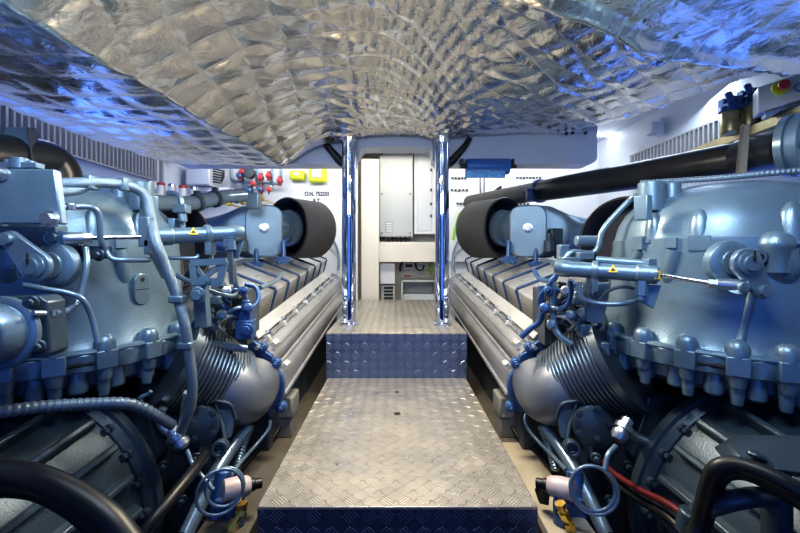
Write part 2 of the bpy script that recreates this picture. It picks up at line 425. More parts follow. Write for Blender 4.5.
def engine(s, label):
    t = thing('marine_engine', label, 'engine', (s*1.3, 2.4, .3), 'twin marine diesels')
    # --- block
    poly = [(.62, -1.15), (.60, -.74), (.72, -.56), (.78, -.42), (1.02, -.24), (1.55, -.24), (1.85, -.45), (1.95, -.75), (1.95, -1.15)]
    MB(s).rings([[E(x, z, 1.92) for x, z in poly], [E(x, z, 4.1) for x, z in poly]]).build('cylinder_block', 'block', t, bevel=.01)
    # --- rocker covers with straps
    cp = [(.765, -.44), (.722, -.258), (.735, -.248), (.90, -.185), (1.03, -.135), (1.06, -.17), (1.02, -.40)]
    n, y0, dy = 7, 2.10, .290
    for i in range(n):
        a, b = y0+i*dy+.007, y0+(i+1)*dy-.007
        c = MB(s).rings([[E(x, z, a) for x, z in cp], [E(x, z, b) for x, z in cp]]).build('rocker_cover', 'shield', t, bevel=.008)
        st = MB(s); sp = [(.757, -.40), (.716, -.262), (.722, -.246), (.90, -.179), (1.03, -.128)]
        st.tube([E(x, z, b+.007) for x, z in sp], .0075, 8, smooth=False)
        st.build('strap', 'bluedge', c)
        if i < 5:
            mk = MB(s)
            for q in (.80, .88): mk.box(E(q, -.258+(q-.722)*.40+.008, (a+b)/2), (.012, .06, .004))
            mk.build('embossed_mark', 'rail', c)
    # --- exhaust manifold (long silver body beside the aisle)
    mp = [(.70, -.37), (.655, -.41), (.62, -.425), (.59, -.445), (.57, -.475), (.565, -.505), (.582, -.525), (.575, -.54), (.552, -.555), (.535, -.59), (.53, -.63), (.535, -.665), (.552, -.69), (.60, -.72), (.72, -.73), (.76, -.5)]
    rs = []
    for y in (1.86, 1.95, 3.0, 4.0, 4.08):
        k = 1 if 1.9 < y < 4.05 else .985
        dz = -.03*max(0, (y-2))/2*1.2
        rs.append([E(x, z+dz*(1 if z < -.5 else .3), y) for x, z in mp])
    mf = MB(s).rings(rs).build('exhaust_manifold', 'silver', t, smooth=50)
    # long ridges on it
    for (x, z, r) in ((.585, -.452, .009), (.566, -.532, .012), (.536, -.668, .014)):
        MB(s).tube([E(x, z, 1.90), E(x, z-.02, 4.05)], r, 8, smooth=False).build('ridge', 'silver', mf)
    MB(s).prism([E(.69, -.345, 1.87), E(.645, -.395, 1.87), E(.640, -.388, 1.87), E(.685, -.337, 1.87)], E(0, 0, 4.0)-E(0, 0, 1.87)).build('rail_strip', 'rail', t, bevel=.002)
    MB(s).tube([E(.628, -.412, 1.80), E(.628, -.412, 4.0)], .009, 10, smooth=False).build('fuel_rail', 'steel', t)
    for i in range(8):
        y = 1.95+i*.275
        k = MB(s); k.box(E(.628, -.412, y), (.034, .03, .03), Matrix.Rotation(.5*1, 3, 'Y')).box(E(.640, -.395, y+.0), (.05, .02, .008), Matrix.Rotation(.8, 3, 'Y'))
        k.build('rail_clamp', 'rail', t, bevel=.003)
        MB(s).box(E(.636, -.395, y+.028), (.03, .02, .026)).build('clamp_clip', 'bluep', t, bevel=.003)
    # far end flange of the manifold
    MB(s).lathe([(0, .06), (0, .15), (.03, .15), (.05, .12), (.06, .05)], E(.66, -.53, 4.03), (0, 1, TILT), 28).build('manifold_end_cap', 'silver', t)
    # near flange with lugs
    fl = MB(s)
    outl = [(.70, -.385), (.655, -.395), (.625, -.42), (.60, -.445), (.575, -.46), (.56, -.50), (.545, -.53), (.525, -.56), (.515, -.60), (.52, -.65), (.54, -.69), (.58, -.72), (.66, -.74), (.74, -.72), (.76, -.55)]
    fl.rings([[E(x, z, 1.845) for x, z in outl], [E(x, z, 1.872) for x, z in outl]])
    for x, z in ((.62, -.425), (.556, -.498), (.530, -.70)):
        fl.lathe([(0, .024), (.034, .024)], E(x, z, 1.840), (0, 1, TILT), 16); fl.bolt(E(x, z, 1.84), (0, -1, -TILT), .012, .014)
    lab(fl.build('manifold_flange', 'bluep', t, bevel=.003), 'blue bolted flange')
    MB(s).box(E(.60, -.44, 1.95), (.05, .07, .03), Matrix.Rotation(.7, 3, 'Y')).build('clamp_block', 'rail', t, bevel=.005)
    MB(s).box(E(.545, -.55, 1.96), (.05, .06, .03), Matrix.Rotation(1.0, 3, 'Y')).build('clamp_block', 'rail', t, bevel=.005)
    # elbow from manifold into the bellows
    el = MB(s)
    axs = [(.655, 1.86, -.58), (.655, 1.80, -.605), (.668, 1.745, -.615), (.70, 1.725, -.59), (.735, 1.73, -.56)]
    el.tube([W(*p) for p in axs], (.118, .14), 28, 6)
    el.build('exhaust_elbow', 'elbowm', t)
    # bellows
    A, B = W(.715, 1.775, -.575), W(.91, 1.60, -.42)
    L = (B-A).length; prof = [(-.01, .10)]; k = 13
    prof += [(0, .148), (.03, .148)]
    for i in range(k):
        tt = .03+(L-.06)*i/k; r = .14+.06*i/k; w = (L-.06)/k
        prof += [(tt, r-.002), (tt+w*.1, r+.007), (tt+w*.3, r+.010), (tt+w*.6, r+.010), (tt+w*.8, r+.007), (tt+w*.9, r-.002)]
    prof += [(L-.03, .21), (L, .21), (L+.005, .1)]
    MB(s).lathe(prof, A, B-A, 48).build('exhaust_bellows', 'bellow', t, smooth=30)
    br = MB(s).tube([W(.70, 1.62, -.66), W(.735, 1.56, -.70), W(.75, 1.52, -.78)], .012, 8)
    br.prism([P(556, 397, 1.62), P(577, 402, 1.60), P(572, 420, 1.58), P(568, 440, 1.55), P(561, 438, 1.56), P(557, 415, 1.60)], (.012, .05, 0))
    br.tube([P(577, 402, 1.59), P(571, 420, 1.57), P(567, 441, 1.54)], .008, 8); br.lathe([(0, .030), (.05, .030), (.05, .017), (.03, .016), (.03, 0)], P(570, 446, 1.52), (-.2, -1, .2), 20); br.tube([P(556, 420, 1.6), P(562, 405, 1.59), P(580, 400, 1.58)], .009, 8)
    br.build('support_bracket', 'paint2', t, bevel=.003)
    dc = MB(s).lathe([(0, .075), (.02, .08), (.05, .08), (.055, .072), (.06, .0)], P(592, 423, 1.58), (-.25, -1, .1), 32)
    for q in range(5):
        aa = q*1.2566; dc.bolt(P(592, 423, 1.52)+Vector((math.cos(aa)*.062, -.005, math.sin(aa)*.062)), (-.25, -1, .1), .009, .01)
    dc.build('pump_cover', 'paint2', t)
    # big dark underside carrying everything down to the bilge
    MB(s).prism([W(.80, 1.55, -.62), W(1.8, 1.55, -.62), W(1.8, 1.55, -1.3), W(.72, 1.55, -1.3), W(.70, 1.55, -.85)], (0, .6, 0)).build('oil_sump', 'block', t, bevel=.02)
    # --- bell housing
    bm_ = MB(s); cx, cy = BC; N_ = 96; rs = []
    for z, r in BPROF:
        ring = []
        for j in range(N_):
            th = 2*math.pi*j/N_
            rr = r
            if -.26 < z < .21: rr += .012*max(0, math.cos(3*th+.6))**3
            if -.38 < z < -.30: rr += .006*math.cos(24*th)
            ring.append(W(cx+rr*math.cos(th), cy+rr*math.sin(th), z))
        rs.append(ring)
    bh = bm_.rings(rs).build('bell_housing', 'paint', t, smooth=40)
    # bosses round the flange
    for px in (611, 641, 686, 738, 790, 850):
        p = None
        d0 = Vector(((px-CX)/F, 1, 0)); Y = .7
        while Y < 1.75 and math.hypot(d0.x*Y-cx, Y-cy) > .474: Y += .002
        th = math.atan2(Y-cy, d0.x*Y-cx); d = Vector((math.cos(th), math.sin(th), 0)); p = W(cx, cy, 0)+d*.462
        fb = MB(s)
        fb.lathe([(-.415, .020), (-.385, .026), (-.32, .032), (-.295, .032), (-.278, .027), (-.268, .016), (-.265, .0)], p, (0, 0, 1), 18)
        fb.lathe([(-.47, .015), (-.44, .019), (-.41, .02)], p-d*.01, (0, 0, 1), 12)
        fb.box(p+d*.006+Vector((0, 0, -.345)), (.05, .06, .06), Rz(th))
        fb.build('flange_boss', 'paint', bh, bevel=.004)
    for i in range(7):
        th = math.radians(186+i*13.5); d = Vector((math.cos(th), math.sin(th), 0)); fb = MB(s)
        fb.lathe([(-.452, .020), (-.445, .027), (-.425, .028), (-.38, .024)], W(cx, cy, 0)+d*.435, (0, 0, 1), 14)
        fb.build('lower_pad', 'paint', bh)
    fb = MB(s); pts = [W(cx+.470*math.cos(math.radians(q)), cy+.470*math.sin(math.radians(q)), -.318) for q in range(168, 285, 6)]
    fb.tube(pts, .012, 8, 2); fb.build('flange_lip', 'paint', bh)
    for q0, q1 in ((196, 205), (222, 232), (250, 258)):
        fb = MB(s); fb.tube([W(cx+.4765*math.cos(math.radians(q)), cy+.4765*math.sin(math.radians(q)), -.352) for q in range(q0, q1+1, 2)], .007, 8, 2); fb.build('flange_slot', 'dark', bh)
    # half-round lugs on the dome and the ledge round it
    for (px, py, w, h) in ((652, 226, .030, .055), (699, 225, .034, .06), (794, 220, .036, .065), (745, 232, .016, .03)):
        p, nn = bell_hit(px, py); l = MB(s)
        l.lathe([(-h, w*1.05), (-h*.2, w), (h*.4, w*.8), (h*.8, w*.4), (h*.95, .0)], p-nn*w*.35, (0, 0, 1), 18); l.cyl(p+nn*w*.45-Vector((0, 0, h*1.15)), p+nn*w*.45-Vector((0, 0, h*.95)), w*.45, n=12)
        l.build('lug', 'paint', bh)
    led = MB(s); pts = []
    for px in range(606, 800, 8):
        p, nn = bell_hit(max(px, 636), 244+(3 if (px//24) % 2 else 0)); pts.append(p+nn*.004)
    led.tube(pts, .008, 6, 2)
    for px, w_, h_ in ((625, .05, .05), (700, .06, .05), (718, .05, .03), (672, .04, .035)):
        p, nn = bell_hit(max(px, 640), 243); led.box(p, (.03, w_, h_), Rz(math.atan2(nn.y, nn.x)))
    led.build('cast_ledge', 'paint', bh, bevel=.003)
    p, nn = bell_hit(700, 245)
    # ribs down the dome, long boss columns
    for px0, py0, px1, py1, r in ((674, 250, 668, 275, .03), (640, 250, 630, 272, .022), (780, 250, 784, 270, .05)):
        a_, n0 = bell_hit(px0, py0); b_, n1 = bell_hit(px1, py1)
        rb = MB(s); rb.tube([a_-n0*r*.3, b_-n1*r*.4, b_-n1*r*1.2+Vector((0, 0, -.04))], (r, r*.8), 14)
        rb.build('cast_rib', 'paint', bh)
    # top flange boss
    tb = MB(s); p = P(660, 190, 1.52)
    tb.cyl(p+Vector((-.02, .02, -.08)), p+Vector((-.02, .02, .032)), .046, n=28).cyl(p+Vector((.06, .02, -.06)), p+Vector((.06, .02, .03)), .03)
    tb.box(P(643, 208, 1.46), (.035, .05, .09), Rz(.5))
    tb.build('top_boss', 'paint', bh, bevel=.004)
    # rear shroud joining bell and block
    MB(s).lathe([(0, .33), (.12, .33), (.20, .27)], W(1.32, 1.75, -.10), (0, 1, TILT), 40).build('flywheel_cover', 'block', t)
    # --- turbocharger
    tc_ = thing  # keep parts on the engine
    pl = MB(s); c = P(528, 231, 2.86); ux, uy = Vector((.94, -.34, 0)), Vector((0, 0, 1)); nv = ux.cross(uy)
    pl.rings([[c+ux*x*k_+uy*y*k_+nv*o_ for x, y in rrect(.25, .37, .075)] for k_, o_ in ((.95, .015), (1, .005), (1, -.05))])
    tp = pl.build('turbocharger_cover', 'paint', t, smooth=30)
    MB(s).lathe([(0, .034), (.012, .034), (.014, .022), (.03, .02), (.03, .001)], c+nv*.012+uy*.02, nv, 24).build('plug', 'steel', tp)
    bd = MB(s); secs = []
    for k_, (off, w, h, r) in enumerate(((0, .26, .38, .08), (.10, .30, .38, .12), (.22, .34, .30, .14), (.36, .26, .26, .12), (.50, .22, .22, .10))):
        q = c-nv*.05+Vector((off*.95, off*.35*(-.3), 0))+Vector((0, .0+.03*k_, -.005*k_))
        uu = ux.lerp(Vector((.25, -.97, 0)), min(1, k_/3)).normalized()
        secs.append([q+uu*x+uy*y for x, y in rrect(w, h, r*.95)])
    bd.rings(secs).build('turbocharger_body', 'paint', t, smooth=60)
    lg = MB(s); lg.cyl(P(549, 240, 2.72), P(549, 252, 2.72), .034, n=18).cyl(P(549, 233, 2.72), P(549, 242, 2.72), .02)
    lg.box(P(555, 240, 2.80), (.08, .08, .16)).box(P(566, 255, 2.75), (.13, .1, .05))
    lg.build('turbo_mount', 'paint2', t, bevel=.006)
    for px, py in ((509, 259), (536, 264)):
        v_ = MB(s); v_.tube([P(px, py-18, 2.85), P(px, py, 2.80), P(px+6, py+4, 2.75)], .018, 8).box(P(px, py+1, 2.8), (.07, .05, .05)).cyl(P(px-8, py, 2.8), P(px+8, py, 2.8), .014)
        lab(v_.build('drain_fitting', 'bluep', t, bevel=.004), 'blue drain fitting')
    # intake ring between turbo and drum
    ax = Vector((.56, -.83, 0)); dc_ = P(505, 228, 3.3)
    MB(s).lathe([(-.06, .09), (-.04, .15), (-.02, .155), (.0, .15), (.01, .12), (.05, .118), (.055, .14), (.075, .14), (.08, .115), (.16, .11), (.2, .10)], dc_+ax*.0, ax, 32).build('intake_ring', 'tubem', t, smooth=30)
    # lifting pipes and tubes on the inner side near the bellows
    return t
EL = engine(-1, 'blue-grey diesel engine wearing a big flat rectangular plate and a black exhaust elbow')
ER = engine(1, 'blue-grey diesel engine lying under the long straight black exhaust pipe')

# ---- gearboxes
def gearbox(s, label):
    gx, gz, R_ = 1.30, -.90, .47
    t = thing('marine_gearbox', label, 'gearbox', (s*gx, 1.2, CZ+gz-.45), 'ribbed gearboxes below the engines')
    o = W(gx, 1.40, gz); ax = (0, -1, -.05)
    MB(s).lathe([(-.1, .40), (-.04, .44), (-.035, R_), (0, R_), (.004, R_-.012), (.008, R_-.012), (.03, R_-.03), (.035, .3)], o, ax, 72).build('bell_flange', 'paint2', t, smooth=30)
    MB(s).lathe([(.0, .435), (.12, .425), (.45, .375), (.66, .33), (.68, .28), (.69, 0)], o, ax, 72).build('casing', 'paint2', t)
    a_, u_, v_ = frame(ax)
    for i in range(15):
        th = math.radians(75+i*14)          # ribs on the upper inner half
        d = Vector((math.cos(th), 0, math.sin(th)))
        q = Vector((-d.z, 0, d.x))
        m = MB(s); secs = []
        for tt, rr, hh in ((.05, .425, .0), (.085, .422, .05), (.44, .372, .05), (.52, .36, .0)):
            c = o+Vector(ax).normalized()*tt+d*rr
            secs.append([c-q*.018-d*.03, c+q*.018-d*.03, c+q*.010+d*hh, c-q*.010+d*hh])
        m.rings(secs).build('rib', 'paint2', t, bevel=.005)
    for i in range(14):
        b = MB(s); th = math.radians(60+i*14+7); d = Vector((math.cos(th), 0, math.sin(th)))
        b.bolt(o+d*.435+Vector((0, -.035, 0)), (0, -1, 0), .013, .018)
        b.cyl(o+d*.435+Vector((0, -.0, 0)), o+d*.435+Vector((0, -.037, 0)), .02, n=12)
        b.build('flange_bolt', 'paint2', t)
    sp = MB(s)
    for (px, py, px2, py2, Y) in ((660, 402, 640, 455, 1.5), (640, 410, 612, 470, 1.6), (625, 420, 603, 500, 1.66)):
        a0, b0 = P(px, py, Y), P(px2, py2, Y)
        sp.prism([a0+Vector((-.04, 0, .02)), a0+Vector((.08, 0, .02)), b0+Vector((.10, 0, 0)), b0+Vector((.02, 0, -.1)), b0+Vector((-.03, 0, 0))], (0, .05, 0))
    for px, py in ((628, 466), (596, 458), (610, 500), (634, 505), (648, 524), (590, 520)):
        sp.bolt(P(px, py, 1.50), (-.3, -1, 0), .015, .02)
    sp.build('side_bracket', 'paint2', t, bevel=.006)
    for yy in (1.36, .85):
        MB(s).prism([(gx-.30, yy, .30), (gx+.30, yy, .30), (gx+.36, yy, .0), (gx-.36, yy, .0)], (0, .08, 0)).build('mounting_foot', 'paint2', t, bevel=.01)
    if s > 0:
        m = MB(); c = P(752, 505, .98)
        m.tube([c+Vector((-.10, .05, -.05)), c+Vector((-.085, 0, .0)), c+Vector((-.03, -.02, .03)), c+Vector((.05, 0, .02))], .022, 14)
        m.cyl(c+Vector((.06, 0, -.1)), c+Vector((.06, 0, .08)), .03, n=18).cyl(c+Vector((-.105, .05, -.05)), c+Vector((-.115, .055, -.11)), .033, n=10)
        m.build('oil_pipe_elbow', 'paint2', t, bevel=.006)
        m = MB(); m.prism([P(728, 445, 1.02), P(745, 435, 1.06), P(830, 436, .98), P(840, 480, .86), P(755, 466, .93), P(738, 458, .97)], (.0, .05, -.03)); m.cyl(P(755, 458, .95), P(757, 452, .95), .02, n=12); m.build('top_cover', 'paint2', t, bevel=.012)
    return t
gearbox(-1, 'dark ribbed gearbox with a thick black hose looping across its front')
gearbox(1, 'dark ribbed gearbox with a red cable and a cast elbow pipe in front')

# ---- lever and linkage on each engine (left-hand engine has its lever pointing out of frame)
def plate_poly(m, pts, th):                       # pts: world points in order, th: thickness towards -Y
    m.prism(pts, (0, th, 0)); return m
def link(m, a, b, ra, rb, th):                    # tapered link plate facing the lens
    a, b = Vector(a), Vector(b); d = (b-a); ang = math.atan2(d.z, d.x); pts = []
    for i in range(13): q = ang+math.pi/2+math.pi*i/12; pts.append(a+Vector((math.cos(q)*ra, 0, math.sin(q)*ra)))
    for i in range(13):
        q = ang-math.pi/2+math.pi*i/12; pts.append(b+Vector((math.cos(q)*rb, 0, math.sin(q)*rb)))
    for i, p in enumerate(pts): # keep plane following a-b depth
        f = (p-a).dot(d)/d.length_squared; p.y = a.y+d.y*f
    m.prism(pts, (0, th, 0)); return m
def control(parent, piv, end, tab, Y):
    c = MB(); p = P(*piv, Y)
    c.lathe([(0, .068), (.03, .068), (.035, .06), (.04, .05)], p+Vector((0, .06, 0)), (0, -1, 0), 32)
    link(c, p+Vector((0, .015, 0)), P(*tab, Y)+Vector((0, .015, 0)), .04, .024, .018)
    base = c.build('lever_base', 'paint', parent, bevel=.003)
    l = MB(); link(l, p+Vector((0, -.03, 0)), P(*end, Y-.03), .044, .024, .018)
    o = l.build('control_lever', 'tubem', parent, bevel=.003)
    k = MB(); k.lathe([(0, .034), (.008, .034), (.011, .024), (.016, .022), (.017, .0)], p+Vector((0, -.03, 0)), (0, -1, 0), 28)
    k.lathe([(0, .018), (.016, .018), (.018, .0)], P(*end, Y-.03), (0, -1, 0), 20)
    k.build('pivot_pin', 'paint', o)
    h = MB(); h.cyl(P(*tab, Y)+Vector((0, .013, 0)), P(*tab, Y)+Vector((0, .02, 0)), .010, n=14); h.box(p+Vector((0, -.049, .022)), (.005, .004, .03)); h.build('bolt_hole', 'dark', base)
control(ER, (740, 263), (764, 291), (765, 257), 1.20)
control(EL, (43, 266), (8, 239), (19, 273), 1.16)

# ---- hydraulic actuators
def triangle(m, c, r, n_):
    c = Vector(c); a, u, v = frame(n_)
    m.prism([c+(u*math.cos(q)+v*math.sin(q))*r for q in (math.pi/2, math.pi/2+2.0944, math.pi/2+4.18879)], a*.0015)
def actuator(label, A, B, C_, end, Yc, s):
    t = thing('hydraulic_actuator', label, 'actuator', A+Vector((0, 0, -.03)), 'grey control actuators')
    ax = (B-A).normalized(); L = (B-A).length
    MB().lathe([(0, .0), (0, .027), (.02, .031), (.05, .031), (.055, .028), (L-.07, .028), (L-.065, .032), (L-.01, .032), (L, .02)], A, ax, 28).build('barrel', 'paint', t)
    MB().cyl(B-ax*.002, C_, .0085, n=14).build('rod', 'bright', t)
    g = MB(); g.cyl(C_-ax*.02, C_+ax*.015, .015, n=6).cyl(C_+ax*.0, C_+ax*.05, .018, n=14); g.build('lock_nut', 'steel', t)
    f = MB(); link(f, C_+ax*.035, end, .02, .024, .016); f.lathe([(0, .016), (.012, .016), (.014, .0)], end+Vector((0, -.0, 0)), (0, -1, 0), 18); f.build('clevis', 'paint', t, bevel=.002)
    cb = MB(); m_ = A.lerp(B, .38); cb.lathe([(0, .036), (.02, .036)], m_, ax, 24); cb.box(m_+Vector((0, 0, -.05)), (.02, .05, .05)); cb.build('clamp_band', 'paint', t, bevel=.002)
    nv = Vector((0, -1, .25)); nv = (nv-ax*nv.dot(ax)).normalized(); w = MB(); triangle(w, A.lerp(B, .58)+nv*.0286, .019, nv); ws = w.build('warning_sticker', 'warn', t)
    w = MB(); triangle(w, A.lerp(B, .58)+nv*.0300, .008, nv); w.build('warning_symbol', 'ink', ws)
    return t, ax
AR, BR = P(555, 268, 1.50), P(660, 275, 1.34)
t, ax = actuator('grey hydraulic actuator cylinder with warning triangle, linked to the lever under the black pipe', AR, BR, P(716, 284, 1.22), P(742, 287, 1.17), 1.2, 1)
MB().cyl(P(596, 260, 1.45), P(648, 264, 1.38), .014, n=16).build('pilot_tube', 'paint', t)
m = MB(); m.box(P(650, 266, 1.36), (.03, .03, .05)).prism([P(648, 285, 1.37), P(662, 285, 1.35), P(654, 309, 1.36), P(640, 302, 1.38)], (0, .01, 0)); m.build('end_bracket', 'paint', t, bevel=.003)
MB().box(P(655, 275, 1.335), (.02, .03, .03)).build('yellow_tab', 'warn', t, bevel=.003)
m = MB(); m.cyl(P(642, 280, 1.36), P(641, 295, 1.36), .02, n=6).cyl(P(641, 293, 1.36), P(640, 300, 1.36), .014); m.build('port_fitting', 'tubem', t)
AL, BL = P(243, 233, 1.55), P(150, 237, 1.36)
t, ax = actuator('grey hydraulic actuator cylinder crossing below the flat rectangular plate', AL, BL, P(84, 238, 1.24), P(53, 238, 1.20), 1.2, -1)
m = MB(); m.box(P(146, 232, 1.35), (.035, .03, .10)).box(P(149, 247, 1.35), (.02, .03, .05)); m.build('end_bracket', 'paint', t, bevel=.003)
m = MB(); m.tube([P(238, 234, 1.55), P(241, 241, 1.55), P(236, 258, 1.55)], .011, 8); m.build('wire_clip', 'tubem', t)

# ---- big exhaust pipe (starboard)
t = thing('exhaust_pipe', 'long thick black exhaust pipe running above the engine towards the breaker cabinets', 'pipe', P(600, 195, 2.29))
P1, P2, P3 = P(745, 158, 1.92), P(540, 191, 3.2), P(470, 203, 4.15)
MB().tube([P1, P1.lerp(P2, .5), P2], .083, 36, 1).build('pipe', 'blackp', t)
MB().tube([P2, P3], .078, 32, smooth=False).build('rear_pipe', 'drum', t)
ax = (P1-P2).normalized()
m = MB(); m.lathe([(-.02, .08), (-.018, .094), (.018, .094), (.02, .08)], P2, ax, 36); q = P(529, 195, 3.13); m.box(q, (.04, .06, .07)).box(q+Vector((0, 0, .04)), (.05, .07, .02)).box(q-Vector((0, 0, .04)), (.05, .07, .02))
lab(m.build('clamp_ring', 'bluedge', t, bevel=.004), 'dark blue V-band clamp')
m = MB(); q = P(497, 198, 3.8); m.tube([q+Vector((-.04, 0, -.02)), q+Vector((-.02, 0, .06)), q+Vector((.04, 0, .11))], .012, 8); m.build('strap', 'black', t)
m = MB(); m.tube([P(744, 158, 1.925), P(765, 153, 1.82), P(792, 147, 1.69)], .092, 36); m.build('elbow', 'blackp', t)
q = P(800, 145, 1.66); m = MB(); av = Vector((.42, -.9, -.04)).normalized(); m.lathe([(-.045, .095), (-.04, .128), (-.012, .132), (-.008, .120), (.006, .120), (.008, .134), (.034, .134), (.038, .125), (.038, .088), (.0, .085), (.0, 0)], q, av, 48)
fo = m.build('flange', 'tubem', t, smooth=30)
MB().lathe([(.002, .084), (.004, .0)], q, av, 40).build('bore', 'dark', fo)
for i in range(8):
    a_, u_, v_ = frame(av); qq = i*.785+.2; MB().bolt(q+a_*.038+(u_*math.cos(qq)+v_*math.sin(qq))*.107, av, .009, .012).build('bolt', 'block', fo)
m = MB(); m.prism([P(744, 124, 1.80), P(751, 124, 1.78), P(747, 178, 1.78), P(738, 178, 1.80)], (.0, .02, 0)).prism([P(744, 124, 1.80), P(751, 124, 1.78), P(749, 124, 2.1), P(742, 124, 2.1)], (0, 0, -.015)); lab(m.build('hanger_strap', 'stringer', t, bevel=.003), 'beige flat hanger strap')


# ---- exhaust elbow (port)
t = thing('exhaust_elbow', 'short black exhaust elbow behind the flat rectangular plate', 'pipe', P(40, 180, 1.75))
MB().tube([P(-80, 155, 1.35), P(-10, 157, 1.55), P(25, 158, 1.68), P(48, 162, 1.78), P(59, 176, 1.82), P(60, 205, 1.82), P(60, 240, 1.82)], .088, 36).build('elbow', 'blackp', t)
m = MB(); m.lathe([(-.015, .09), (-.015, .118), (.015, .118), (.015, .09)], P(-2, 157, 1.58), (1, .55, 0), 40); m.build('flange', 'paint2', t)
m = MB(); m.prism([P(-20, 127, 1.58), P(27, 127, 1.62), P(34, 172, 1.62), P(-20, 172, 1.58)], (-.02, .03, 0)); 
lab(m.build('saddle_plate', 'tubem', t, bevel=.004), 'blue-grey clamp plate over the pipe')
m = MB(); m.prism([P(27, 127, 1.61), P(36, 128, 1.68), P(42, 172, 1.68), P(33, 172, 1.61)], (-.015, .02, 0)); m.build('hanger_strap', 'block', t)

# ---- flat plate on port engine
t = EL
m = MB(); A0 = P(-60, 167, 1.09); m.prism([P(-60, 169, 1.10), P(54, 169, 1.14), P(61.5, 224, 1.14), P(-60, 223, 1.10)], (0, .025, 0))
pp = lab(m.build('cover_plate', 'paint', EL, bevel=.004), 'large flat rectangular grey plate')
MB().bolt(P(50, 219, 1.135), (0, -1, 0), .017, .014).build('bolt', 'steel', pp); MB().bolt(P(2, 174, 1.12), (0, -1, 0), .014, .014).build('bolt', 'steel', pp)
m = MB(); m.box(P(20, 166, 1.16), (.12, .03, .016)).cyl(P(9, 165, 1.16)-Vector((0, 0, .012)), P(9, 165, 1.16)+Vector((0, 0, .016)), .012, n=6).cyl(P(20, 165, 1.16)-Vector((0, 0, .012)), P(20, 165, 1.16)+Vector((0, 0, .02)), .022, n=14).cyl(P(31, 166, 1.16)-Vector((0, 0, .012)), P(31, 166, 1.16)+Vector((0, 0, .014)), .012, n=6)
m.build('top_clips', 'tubem', pp, bevel=.002)
m = MB(); m.prism([P(-40, 226, 1.18), P(60, 226, 1.22), P(60, 246, 1.22), P(-40, 246, 1.18)], (0, .03, 0)).box(P(51, 230, 1.21), (.05, .03, .02)); m.build('plate_bracket', 'paint', EL, bevel=.003)
m = MB(); m.prism([P(63, 244, 1.25), P(82, 244, 1.27), P(82, 262, 1.27), P(63, 262, 1.25)], (0, .03, 0)).prism([P(84, 246, 1.26), P(106, 246, 1.28), P(106, 259, 1.28), P(84, 259, 1.26)], (0, .03, 0)).bolt(P(99, 255, 1.27), (0, -1, 0), .014, .014); m.build('adapter_block', 'paint2', EL, bevel=.004)
# square pad with round cup
m = MB(); m.prism([P(-60, 300, 1.00), P(40, 296, 1.06), P(47, 302, 1.06), P(51, 352, 1.06), P(44, 358, 1.05), P(-60, 364, .99)], (0, .06, 0))
for px, py in ((31, 303), (38, 347)): m.bolt(P(px, py, 1.04), (.2, -1, 0), .014, .012)
pd = m.build('pump_plate', 'paint2', EL, bevel=.004)
m = MB(); q = P(1, 333, 1.03)
m.lathe([(0, .095), (.018, .095), (.022, .088), (.022, .078), (.03, .074), (.07, .062), (.075, .056), (.075, .04), (.10, .036), (.105, .03), (.105, 0)], q, (.15, -1, .05), 40); m.build('pump_cup', 'tubem', pd)
m = MB(); m.tube([P(33, 313, 1.02), P(45, 313, 1.05)], .007, 8, smooth=False).box(P(51, 313, 1.08), (.026, .02, .016)).tube([P(54, 313, 1.08), P(66, 311, 1.14), P(77, 303, 1.18), P(82, 290, 1.20), P(87, 265, 1.22), P(86, 248, 1.24)], .009, 10)
m.build('oil_tube', 'tubem', EL)
m = MB(); m.tube([P(24, 285, 1.12), P(45, 289, 1.13), P(68, 293, 1.15), P(83, 300, 1.17), P(92, 318, 1.19), P(98, 343, 1.19)], .008, 10); m.build('sensor_lead', 'tubem', EL)
m = MB(); q, nn = bell_hit(LR(140), 289); ang = math.atan2(nn.y, nn.x)
q = Vector((-q.x, q.y, q.z)); nn = Vector((-nn.x, nn.y, 0)); uu = Vector((-nn.y, nn.x, 0))
m.prism([q+uu*x+Vector((0, 0, y))-nn*.005 for x, y in rrect(.062, .115, .03)], nn*.018)
pad = m.build('inspection_pad', 'paint', EL, bevel=.003)
m = MB(); m.cyl(q+Vector((0, 0, .035))+nn*.013, q+Vector((0, 0, .035))+nn*.0145, .008, n=12).box(q+nn*.0135, (.05, .002, .002), Rz(math.atan2(uu.y, uu.x))); m.build('pad_hole', 'dark', pad)
for px, py in ((138, 356),):
    pass
# starboard stiffening ridge below the lever
m = MB(); pts = []
for px, py in ((752, 292), (748, 310), (743, 330), (739, 345)):
    q, nn = bell_hit(px, py); pts.append(q+nn*.001)
m.tube(pts, .014, 10); m.build('cast_ridge', 'paint', ER)
m = MB(); q, nn = bell_hit(776, 243); m.lathe([(-.09, .036), (-.02, .04), (-.012, .046), (.0, .046), (.02, .038), (.034, .022), (.038, .0)], q, (0, 0, 1), 24); m.build('dome_cap', 'paint', ER)

